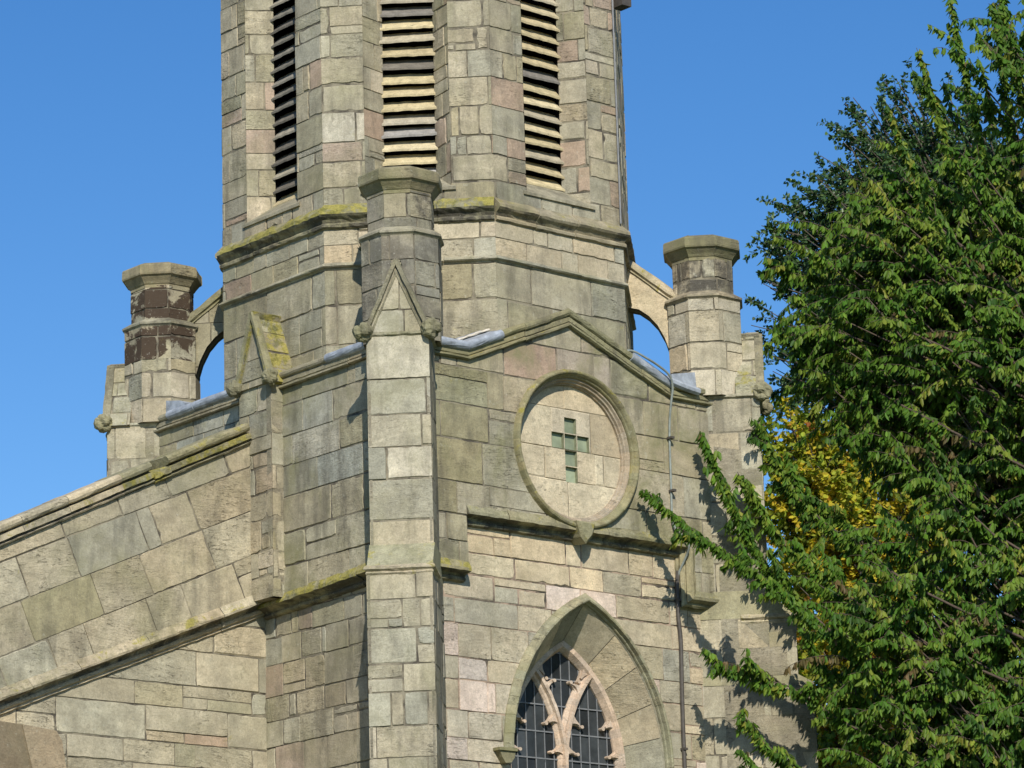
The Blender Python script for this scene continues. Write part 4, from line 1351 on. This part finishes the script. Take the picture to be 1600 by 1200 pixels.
# ---- conductor cables
def cables():
    f = right_frame(-0.335)
    top = [(3.30, 13.0, -0.12), (3.42, 13.02, -0.03), (3.60, 12.95, 0.02), (3.82, 12.86, 0.04), (3.98, 12.76, 0.05), (4.04, 12.62, 0.03), (4.045, 12.45, -0.01), (4.04, 12.2, -0.05), (4.03, 11.9, -0.055), (4.025, 11.5, -0.055), (4.02, 11.1, -0.055), (4.02, 10.92, -0.05), (4.06, 10.79, -0.02), (4.19, 10.68, 0.02), (4.225, 10.58, 0.01), (4.23, 10.45, -0.08), (4.20, 10.3, -0.16), (4.185, 10.2, -0.17)]
    cable = empty("conductor_cable", "grey metal cable running down the right wall beside the oculus and pointed window", "cable", loc=(4.03, -0.3, 0))
    def kid(mb, name):
        o = mb.build(name, cable)
        o.matrix_parent_inverse = cable.matrix_basis.inverted()
        return o
    mb = MB()
    tube(mb, smooth_path([f(p) for p in top], 5), 0.0145, 'verdi')
    kid(mb, "cable_run")
    mb = MB()
    f2 = right_frame(WL - 0.035)
    low = [(4.20, 10.32, 0.0), (4.175, 10.1, 0.0), (4.175, 9.75, 0), (4.20, 9.45, 0), (4.188, 8.9, 0), (4.18, 8.4, 0), (4.18, 7.9, 0), (4.18, 6.0, 0), (4.18, 3.0, 0)]
    tube(mb, smooth_path([f2(p) for p in low], 4), 0.027, 'pipe')
    kid(mb, "lower_pipe")
    for (x, z, fr_) in ((4.03, 11.98, right_frame(-0.27)), (4.025, 11.3, right_frame(-0.27)), (4.176, 9.95, right_frame(WL)), (4.181, 8.08, right_frame(WL))):
        mb = MB()
        solid(mb, fr_, rect(x - 0.028, z - 0.014, x + 0.028, z + 0.014), -0.01, 0.075, (0.1, 0.1, 0.1, 0.5), 'pipe')
        kid(mb, "clip")
    # belfry strip along the right edge
    P = ring_path(2.575, 0)
    e = P[2]
    cable2 = empty("belfry_conductor", "thin pale conductor wire up the right edge of the octagonal belfry", "cable", loc=(e.x, e.y, 14.7))
    mb = MB()
    din = (C0 - Vector((e.x, e.y, 0))); din.z = 0; din.normalize()
    uu = Vector((-1, 0, 0))
    tube(mb, smooth_path([Vector((e.x, e.y, 0)) + uu * 0.05 + Vector((0, -0.012, 0)) + Z * z for z in (14.75, 15.4, 16.2, 17.0, 18.0, 19.3)], 3), 0.013, 'came')
    o = mb.build("wire", cable2); o.matrix_parent_inverse = cable2.matrix_basis.inverted()
    mb = MB()
    b0 = Vector((e.x, e.y, 0)) + Vector((0.06, 0.0, 0))
    solid(mb, Frame(b0 + Vector((0, -0.05, 0)), (1, 0, 0), Z), rect(-0.02, 17.70, 0.14, 17.82), -0.15, 0.05, (0.1,) * 3 + (0.5,), 'pipe')
    solid(mb, Frame(b0 + Vector((0, -0.05, 0)), (1, 0, 0), Z), rect(0.0, 17.82, 0.08, 18.1), -0.1, 0.02, (0.1,) * 3 + (0.5,), 'pipe')
    o = mb.build("junction_box", cable2); o.matrix_parent_inverse = cable2.matrix_basis.inverted()
cables()

# ---- a weed rooted in a joint beside the front pinnacle
def weed():
    rng = random.Random(9)
    mb = MB()
    c = C0 + Vector((-R2, -R2, 0)) * 2.575 + Vector((R2, -R2, 0)) * (-0.60) + Z * 14.13
    for k in range(9):
        d = Vector((-R2 * 0.5 + rng.gauss(0, 0.5), -R2 * 0.5 + rng.gauss(0, 0.5), rng.uniform(0.1, 1.0))).normalized()
        p = [c, c + d * 0.05, c + d * 0.1 + Vector((0, 0, -0.01))]
        tube(mb, p, 0.006, 'weed', n=5, r1=0.002)
    o = mb.build("wall_weed")
    o['label'] = "tiny dark weed sprouting from a wall joint beside the front pinnacle"; o['category'] = "weed"
weed()
# ------------------------------------------------------------------ ground and trees
mb = MB()
def ground():
    m, nt, b = nodes("grass ground")
    tc = N(nt, "ShaderNodeTexCoord")
    n = noise(nt, tc.outputs['Object'], 0.6, 8.0, 0.7)
    lk(nt, mix(nt, ramp(nt, n, 0.3, 0.7), (0.045, 0.07, 0.02, 1), (0.09, 0.11, 0.035, 1)), b.inputs['Base Color'])
    b.inputs['Roughness'].default_value = 0.95
    M['grass'] = m
    G = 40
    for i in range(-G, G):
        pass
    mb.face([(-1500, -1500, 0), (1500, -1500, 0), (1500, 1500, 0), (-1500, 1500, 0)], (0.1, 0.1, 0.1, 0.5), 'grass')
    o = mb.build("ground")
    o['kind'] = 'structure'
ground()

RH = np.array([0.758, -0.652, 0.0]); FH = np.array([0.652, 0.758, 0.0]); ZH = np.array([0, 0, 1.0])
def W3(r, f, z): return RH * r + FH * f + ZH * z
GR = np.random.default_rng(12)

def leaf_mesh(name, pos, dirs, side, length, width, cols, matkey, parent, fold=0.35):
    """many separate leaves: two folded blades each"""
    n = len(pos)
    dirs = dirs / np.linalg.norm(dirs, axis=1, keepdims=True)
    side = side - dirs * np.sum(side * dirs, axis=1, keepdims=True)
    side /= np.linalg.norm(side, axis=1, keepdims=True) + 1e-9
    nor = np.cross(dirs, side)
    L = length[:, None]; Wd = width[:, None]
    V = np.empty((n, 6, 3))
    V[:, 0] = pos
    V[:, 1] = pos + dirs * L * 0.30 + side * Wd * 0.48 + nor * Wd * fold * 0.5
    V[:, 2] = pos + dirs * L * 0.68 + side * Wd * 0.36 + nor * Wd * fold * 0.4 - nor * L * 0.03
    V[:, 3] = pos + dirs * L * 1.0 - nor * L * 0.12
    V[:, 4] = pos + dirs * L * 0.68 - side * Wd * 0.36 + nor * Wd * fold * 0.4 - nor * L * 0.03
    V[:, 5] = pos + dirs * L * 0.30 - side * Wd * 0.48 + nor * Wd * fold * 0.5
    me = bpy.data.meshes.new(name)
    me.vertices.add(n * 6)
    me.vertices.foreach_set('co', V.reshape(-1).astype(np.float32))
    base = (np.arange(n) * 6)[:, None]
    q = np.concatenate([base + np.array([[0, 1, 2, 3]]), base + np.array([[0, 3, 4, 5]])], axis=1).reshape(-1)
    me.loops.add(n * 8)
    me.loops.foreach_set('vertex_index', q.astype(np.int32))
    me.polygons.add(n * 2)
    me.polygons.foreach_set('loop_start', (np.arange(n * 2) * 4).astype(np.int32))
    me.polygons.foreach_set('loop_total', np.full(n * 2, 4, dtype=np.int32))
    me.materials.append(M[matkey])
    me.update(calc_edges=True)
    a = me.attributes.new("tint", 'FLOAT_COLOR', 'FACE')
    c = np.ones((n, 2, 4), dtype=np.float32)
    c[:, :, :3] = cols[:, None, :]
    a.data.foreach_set('color', c.ravel())
    o = bpy.data.objects.new(name, me)
    COL.objects.link(o)
    o.parent = parent
    o.matrix_parent_inverse = parent.matrix_basis.inverted()
    return o

def tubes_mesh(name, lines, matkey, parent, n=5):
    """lines: list of (points array k x 3, r0, r1)"""
    vs, fs = [], []
    for pts, r0, r1 in lines:
        k = len(pts); b = len(vs)
        for i in range(k):
            t = pts[min(i + 1, k - 1)] - pts[max(i - 1, 0)]
            t = t / (np.linalg.norm(t) + 1e-9)
            a = np.cross(t, (0.3, 0.2, 0.93)); a /= np.linalg.norm(a) + 1e-9
            c = np.cross(t, a)
            r = r0 + (r1 - r0) * i / (k - 1)
            for j in range(n):
                an = 2 * math.pi * j / n
                vs.append(tuple(pts[i] + (a * math.cos(an) + c * math.sin(an)) * r))
        for i in range(k - 1):
            for j in range(n):
                j2 = (j + 1) % n
                fs.append((b + i * n + j, b + i * n + j2, b + (i + 1) * n + j2, b + (i + 1) * n + j))
    me = bpy.data.meshes.new(name)
    me.from_pydata(vs, [], fs)
    me.materials.append(M[matkey])
    me.polygons.foreach_set('use_smooth', [True] * len(fs))
    o = bpy.data.objects.new(name, me)
    COL.objects.link(o)
    o.parent = parent
    o.matrix_parent_inverse = parent.matrix_basis.inverted()
    return o

def bez(p0, p1, p2, k=8):
    t = np.linspace(0, 1, k)[:, None]
    return (1 - t) ** 2 * p0 + 2 * t * (1 - t) * p1 + t * t * p2

def unit(v): return v / (np.linalg.norm(v, axis=-1, keepdims=True) + 1e-9)

def in_tower(P):
    X, Y = P[..., 0], P[..., 1]
    o = ((X - 5.0) - Y) * R2
    t = ((X - 5.0) + Y) * R2
    lim = np.where(P[..., 2] > 9.9, 0.85, 1.3)
    return bool(np.any(((Y > -0.5) & (X < 5.5) & (X > -2) & (Y < 9)) | ((o > -1) & (o < lim) & (np.abs(t) < 0.5))))

def shoots_to_leaves(shoots, spacing, hang, spread, per_len, rng_len, rng_w, pal, weights, name, matkey, parent, jitter=0.25, axis=None):
    pos, dirs, side, cols = [], [], [], []
    for pts in shoots:
        seg = np.linalg.norm(np.diff(pts, axis=0), axis=1)
        s = np.concatenate([[0], np.cumsum(seg)])
        n = max(3, int(s[-1] / spacing))
        q = np.sort(GR.uniform(0.0, s[-1], n))
        p = np.stack([np.interp(q, s, pts[:, i]) for i in range(3)], axis=1)
        t = unit(np.stack([np.interp(np.clip(q + 0.03, 0, s[-1]), s, pts[:, i]) for i in range(3)], axis=1) - np.stack([np.interp(np.clip(q - 0.03, 0, s[-1]), s, pts[:, i]) for i in range(3)], axis=1))
        an = GR.uniform(0, 2 * math.pi, n)
        a = unit(np.cross(t, ZH[None, :])); b = np.cross(t, a)
        rd = a * np.cos(an)[:, None] + b * np.sin(an)[:, None]
        d = unit(t * 0.25 + rd * spread - ZH[None, :] * hang + GR.normal(0, jitter, (n, 3)))
        pos.append(p + rd * 0.012); dirs.append(d)
        face = unit(p - axis[None, :]) if axis is not None else rd
        face = face * np.array([1, 1, 0.4]) + ZH[None, :] * 0.35
        side.append(unit(np.cross(d, GR.normal(0, 0.6, (n, 3)) + rd * 0.5 + face)))
        base = pal[GR.choice(len(pal), p=weights)]
        c = base[None, :] * GR.uniform(0.75, 1.28, (n, 1)) * (1 + GR.normal(0, 0.06, (n, 3)))
        alt = GR.random(n) < 0.18
        c[alt] = pal[GR.choice(len(pal), size=alt.sum(), p=weights)]
        cols.append(c)
    pos = np.concatenate(pos); dirs = np.concatenate(dirs); side = np.concatenate(side); cols = np.clip(np.concatenate(cols), 0.002, 0.9)
    n = len(pos)
    return leaf_mesh(name, pos, dirs, side, GR.uniform(*rng_len, n), GR.uniform(*rng_w, n), cols, matkey, parent)

def trunk_lines(base, top, r, rng=None):
    mid = (base + top) / 2 + GR.normal(0, 0.25, 3) * np.array([1, 1, 0])
    return (bez(base, mid, top, 12), r, r * 0.25)

# ---- cherry: ascending shoots with hanging leaves, in front of the tower's right corner
def cherry():
    base = W3(9.7, 2.2, 0)
    root = empty("cherry_tree", "large green leafy tree in front at the right, branches reaching across the tower wall", "tree", loc=tuple(base))
    hub = lambda z: W3(9.5 + 0.03 * z, 2.3, z)
    limbs, shoots, twigs = [], [], []
    limbs.append(trunk_lines(base, W3(9.5, 2.3, 16.3), 0.26))
    def shoot(p, d, L, droop):
        e1 = p + d * L * 0.55
        e2 = p + d * L + np.array([0, 0, -droop * L])
        return bez(p, e1, e2, 7)
    # lobes of the crown: centre (r, f, z), radii, number of limbs
    lobes = [((9.1, 2.6, 12.6), (3.5, 2.3, 3.6), 125), ((7.3, 3.2, 13.6), (2.3, 1.6, 2.0), 105), ((8.8, 2.6, 16.2), (2.0, 1.7, 2.5), 62), ((7.9, 2.6, 10.2), (2.2, 1.6, 2.0), 95),
             ((9.4, 2.4, 8.8), (3.0, 1.9, 2.5), 75), ((7.3, 2.2, 7.5), (2.1, 1.5, 1.8), 90), ((6.25, 3.5, 14.8), (1.1, 1.0, 1.15), 40), ((5.75, 3.7, 13.2), (0.85, 0.8, 1.1), 30), ((6.0, 2.0, 8.8), (1.0, 0.9, 1.4), 46)]
    for (c, r, k) in lobes:
        c = np.array(c); r = np.array(r)
        for i in range(k):
            v = GR.normal(0, 1, 3); v /= np.linalg.norm(v)
            if v[2] < -0.75: v[2] *= -0.6
            if v[1] > 0 and GR.random() < 0.6: v[1] = -v[1]
            e = c + v * r * GR.uniform(0.6, 1.0)
            if e[0] > 11.2 and GR.random() < 0.5: continue
            end = W3(*e)
            if in_tower(end): continue
            h0 = np.clip(e[2] - GR.uniform(1.5, 4.0), 3.5, 13.5)
            st = hub(h0)
            midp = (st + end) / 2 + np.array([0, 0, -0.4]) + GR.normal(0, 0.25, 3)
            ln = bez(st, midp, end, 10)
            limbs.append((ln, 0.045, 0.008))
            L = np.linalg.norm(end - st)
            m = int(GR.integers(9, 14))
            for j in range(m):
                t = GR.uniform(0.45, 1.0) if j else 1.0
                q = ln[0] * 0 + np.array([np.interp(t, np.linspace(0, 1, 10), ln[:, a]) for a in range(3)])
                tg = unit(end - st)
                d = unit(tg * 0.8 + ZH * GR.uniform(-0.1, 0.8) + GR.normal(0, 0.5, 3))
                sh = shoot(q, d, GR.uniform(0.4, 1.0), GR.uniform(0.2, 0.6))
                if in_tower(sh): continue
                shoots.append(sh); twigs.append((sh, 0.007, 0.003))
    # boughs that hang clear of the crown across the wall: (r,f,z) from root to tip
    def bough(pts, side_n=8, L=0.45, dens=1, F=1.3, fs=0.0):
        pts = [(p[0], (F + fs * max(0.0, 4.3 - p[0]) if p[1] > 0.5 else 1.6 + p[1] * 0.3), p[2]) for p in pts]
        P = np.array([W3(1.28 + (p[0] - 1.28) * (41.38 + p[1]) / 41.93, p[1], 1.6 + (p[2] - 1.6) * (41.38 + p[1]) / 41.93) for p in pts])
        k = len(P)
        s = np.linspace(0, 1, 26)
        ln = np.stack([np.interp(s, np.linspace(0, 1, k), P[:, a]) for a in range(3)], axis=1)
        ker = np.array([0.25, 0.5, 0.25])
        for _ in range(4):
            for a in range(3):
                ln[1:-1, a] = ln[:-2, a] * 0.25 + ln[1:-1, a] * 0.5 + ln[2:, a] * 0.25
        ln[6:-1] += np.cumsum(GR.normal(0, 0.012, (len(ln) - 7, 3)), axis=0)
        limbs.append((ln, 0.022, 0.005))
        for j in range(6):                      # forks
            i = int(GR.integers(5, 20))
            tg = unit(ln[i + 3] - ln[i])
            d = unit(tg + np.array([GR.normal(0, 0.2), GR.normal(0, 0.2), GR.uniform(-0.45, 0.6)]))
            Lf = GR.uniform(0.3, 0.7)
            fk = bez(ln[i], ln[i] + d * Lf * 0.6 + ZH * 0.03, ln[i] + d * Lf + ZH * GR.uniform(-0.05, 0.12), 9)
            limbs.append((fk, 0.008, 0.003))
            shoots.append(fk[1:]); shoots.append(fk[2:] + GR.normal(0, 0.012, (1, 3)))
            for _ in range(3):
                q = int(GR.integers(2, 7)); sd = unit(unit(fk[q + 1] - fk[q]) + GR.normal(0, 0.4, 3))
                s3 = shoot(fk[q], sd, GR.uniform(0.15, 0.3), 0.35); shoots.append(s3); twigs.append((s3, 0.004, 0.002))
        tip = ln[6:]
        for _ in range(dens): shoots.append(tip + GR.normal(0, 0.012, (1, 3)))
        for j in range(side_n):
            i = GR.integers(5, 24)
            tg = unit(ln[min(i + 2, 25)] - ln[i - 1])
            d = unit(tg * 0.9 + GR.normal(0, 0.5, 3) + ZH * 0.1)
            sh = shoot(ln[i], d, GR.uniform(0.5, 1.0) * L, 0.35)
            shoots.append(sh); twigs.append((sh, 0.005, 0.002))
    F = 1.75
    bough([(8.2, -0.9, 7.5), (6.2, -0.2, 8.2), (5.0, 0.3, 9.0), (4.3, F, 9.75), (3.6, F, 10.25), (3.15, F, 10.6), (2.80, F, 10.92)], 20, 0.37, 4, F=1.25, fs=0.42)
    bough([(8.0, -0.9, 7.8), (5.6, 0.1, 8.6), (4.75, F, 9.3), (4.25, F, 9.85), (3.95, F, 10.5), (3.72, F, 11.15), (3.52, F, 11.62)], 20, 0.39, 4, F=2.45)
    bough([(8.0, -0.9, 8.0), (5.9, 0.0, 9.0), (5.0, F, 9.7), (4.5, F, 10.2), (4.15, F, 10.75), (3.95, F, 11.1)], 20, 0.43, 4, F=2.6)
    bough([(8.0, -0.9, 8.6), (6.0, 0.0, 9.6), (5.2, F, 10.2), (4.7, F, 10.7), (4.35, F, 11.3), (4.22, F, 11.7)], 23, 0.45, 4, F=2.75)
    bough([(7.6, -0.9, 6.8), (5.9, 0.0, 7.5), (5.0, F, 8.1), (4.6, F, 8.45), (4.2, F, 8.62), (3.8, F, 8.72), (3.46, F, 8.98)], 6, 0.22, 3, F=2.0)
    bough([(7.6, -0.9, 6.0), (5.9, 0.0, 6.6), (4.9, F, 7.2), (4.45, F, 7.55), (4.15, F, 7.9), (3.92, F, 8.25)], 10, 0.27, 4, F=1.9)
    bough([(7.6, -0.9, 6.4), (5.9, 0.0, 7.2), (5.3, F, 7.8), (5.0, F, 8.3), (4.75, F, 8.8), (4.62, F, 9.2)], 13, 0.38, 4, F=2.1)
    bough([(7.6, -0.9, 6.0), (6.1, 0.0, 6.9), (5.6, F, 7.6), (5.2, F, 8.3), (4.95, F, 8.7)], 13, 0.43, 4, F=2.3)
    bough([(7.4, -0.9, 5.5), (5.6, 0.0, 6.2), (4.6, F, 7.0), (4.1, F, 7.35), (3.8, F, 7.55)], 10, 0.27, 4, F=1.9)
    bough([(8.4, -0.9, 11.5), (6.4, 0.0, 12.6), (5.4, F, 13.2), (4.8, F, 13.6), (4.42, F, 13.75)], 23, 0.54, 4, F=3.6)
    bough([(8.4, -0.9, 10.5), (6.4, 0.0, 11.6), (5.4, F, 12.2), (4.85, F, 12.55), (4.5, F, 12.75)], 23, 0.54, 4, F=3.4)
    bough([(8.4, -0.9, 9.4), (7.0, 0.2, 10.2), (6.2, F, 10.7), (5.6, F, 11.3), (5.1, F, 11.7)], 27, 0.54, 3, F=2.9)
    bough([(8.4, -0.9, 8.6), (6.8, 0.2, 9.4), (5.9, F, 10.0), (5.2, F, 10.5), (4.75, F, 10.9)], 27, 0.54, 3, F=2.8)
    bough([(8.4, -0.9, 8.0), (6.8, 0.2, 8.6), (5.9, F, 9.1), (5.2, F, 9.5), (4.7, F, 9.8)], 27, 0.54, 3, F=2.4)
    # leading shoots against the sky
    for (r, z, zt, dr) in ((6.75, 15.0, 16.95, -0.10), (7.3, 15.4, 17.5, -0.05), (7.95, 15.2, 17.1, 0.05), (7.6, 15.0, 16.6, 0.2), (6.45, 14.6, 16.0, -0.2), (6.1, 14.0, 15.3, -0.25), (7.15, 15.0, 16.5, 0.1)):
        kk = (41.38 + 2.5) / 40.8
        r = 1.28 + (r - 1.28) * kk; z = 1.6 + (z - 1.6) * kk; zt = 1.6 + (zt - 1.6) * kk
        P = bez(W3(r + 0.4, 2.4, z - 1.4), W3(r + 0.1, 2.5, z + 0.3), W3(r + dr, 2.5, zt), 12)
        limbs.append((P, 0.02, 0.004))
        for _ in range(2): shoots.append(P[3:] + GR.normal(0, 0.015, (1, 3)))
        for j in range(9):
            i = int(GR.integers(2, 9))
            d = unit(P[i + 1] - P[i]) * 0.9 + GR.normal(0, 0.35, 3)
            sh = shoot(P[i], unit(d), GR.uniform(0.25, 0.55), 0.15); shoots.append(sh); twigs.append((sh, 0.005, 0.002))
    pal = np.array([(0.070, 0.146, 0.017), (0.102, 0.182, 0.021), (0.152, 0.218, 0.029), (0.044, 0.098, 0.016), (0.21, 0.24, 0.036), (0.13, 0.10, 0.04)])
    wts = np.array([0.33, 0.30, 0.17, 0.12, 0.06, 0.02])
    tubes_mesh("trunk", limbs[:1], 'bark', root, 10)
    tubes_mesh("branches", limbs[1:] + twigs, 'twig', root, 4)
    o = shoots_to_leaves(shoots, 0.015, 1.3, 0.5, 1, (0.075, 0.15), (0.034, 0.066), pal, wts, "foliage", 'leaf', root, axis=W3(9.6, 4.5, 9.0))
    print('cherry leaves', len(o.data.polygons) // 2, 'shoots', len(shoots))
cherry()

def round_tree(name, label, base, lobes, leaf, pal, wts, matkey, spacing, hang, spread, shootL, trunk_r, hubz, nsh=(6, 10)):
    root = empty(name, label, "tree", loc=tuple(W3(*base)))
    limbs, shoots, twigs = [], [], []
    b = np.array(base)
    topz = max(c[2] + r[2] for c, r, k in lobes)
    limbs.append(trunk_lines(W3(*base), W3(b[0], b[1], topz - 1.5), trunk_r))
    for (c, r, k) in lobes:
        c = np.array(c); r = np.array(r)
        for i in range(k):
            v = GR.normal(0, 1, 3); v /= np.linalg.norm(v)
            e = c + v * r * GR.uniform(0.6, 1.0)
            end = W3(*e)
            h0 = np.clip(e[2] - GR.uniform(1.0, 3.0), hubz[0], hubz[1])
            st = W3(b[0], b[1], h0)
            ln = bez(st, (st + end) / 2 + np.array([0, 0, -0.3]) + GR.normal(0, 0.3, 3), end, 8)
            limbs.append((ln, 0.05, 0.008))
            for j in range(int(GR.integers(*nsh))):
                t = GR.uniform(0.5, 1.0)
                q = np.array([np.interp(t, np.linspace(0, 1, 8), ln[:, a]) for a in range(3)])
                d = unit(unit(end - st) * 0.7 + ZH * GR.uniform(-0.2, 0.7) + GR.normal(0, 0.55, 3))
                L = GR.uniform(*shootL)
                sh = bez(q, q + d * L * 0.5, q + d * L - ZH * 0.12 * L, 5)
                if in_tower(sh): continue
                shoots.append(sh); twigs.append((sh, 0.006, 0.002))
    tubes_mesh("trunk", limbs[:1], 'bark', root, 10)
    tubes_mesh("branches", limbs[1:] + twigs, 'bark', root, 4)
    o = shoots_to_leaves(shoots, spacing, hang, spread, 1, leaf[0], leaf[1], np.array(pal), np.array(wts), "foliage", matkey, root, jitter=0.5, axis=W3(b[0], b[1] + 1, (hubz[0] + topz) / 2))
    print(name, 'leaves', len(o.data.polygons) // 2)

round_tree("poplar_tree", "dark blue green tree with small glossy leaves, behind the large tree at upper right", (9.6, 14, 0),
           [((9.0, 14, 16.6), (3.4, 2.6, 3.2), 120), ((6.8, 13.6, 17.9), (1.4, 1.4, 1.7), 115), ((6.0, 13.6, 16.9), (0.95, 1.1, 1.9), 95), ((8.0, 13.8, 19.3), (1.7, 1.5, 1.5), 95), ((7.2, 13.6, 18.6), (1.0, 1.1, 1.2), 60), ((6.8, 13.8, 15.9), (1.3, 1.2, 1.2), 44), ((10.2, 14, 12.4), (2.6, 2.6, 2.6), 50)],
           ((0.065, 0.095), (0.05, 0.075)), [(0.052, 0.105, 0.032), (0.070, 0.13, 0.038), (0.040, 0.084, 0.032), (0.10, 0.155, 0.042)], [0.4, 0.32, 0.2, 0.08], 'leaf2', 0.0145, 0.35, 0.8, (0.25, 0.55), 0.3, (6, 17))
round_tree("autumn_tree", "yellow and orange autumn tree showing between the tower and the big green tree", (8.6, 26, 0),
           [((7.9, 26, 15.9), (1.9, 1.5, 1.9), 90), ((6.75, 25.8, 17.0), (0.8, 0.8, 1.3), 44), ((8.3, 26, 12.2), (2.7, 1.8, 2.9), 100), ((7.0, 26, 11.2), (1.2, 1.2, 2.4), 50), ((7.0, 26, 14.2), (1.0, 1.1, 1.9), 44), ((8.4, 26, 8.4), (2.9, 1.8, 2.3), 60)],
           ((0.09, 0.14), (0.08, 0.12)), [(0.50, 0.40, 0.04), (0.52, 0.27, 0.035), (0.31, 0.34, 0.04), (0.15, 0.20, 0.03), (0.42, 0.15, 0.04)], [0.42, 0.05, 0.33, 0.19, 0.01], 'leaf3', 0.026, 0.5, 0.7, (0.5, 1.0), 0.25, (6, 15))
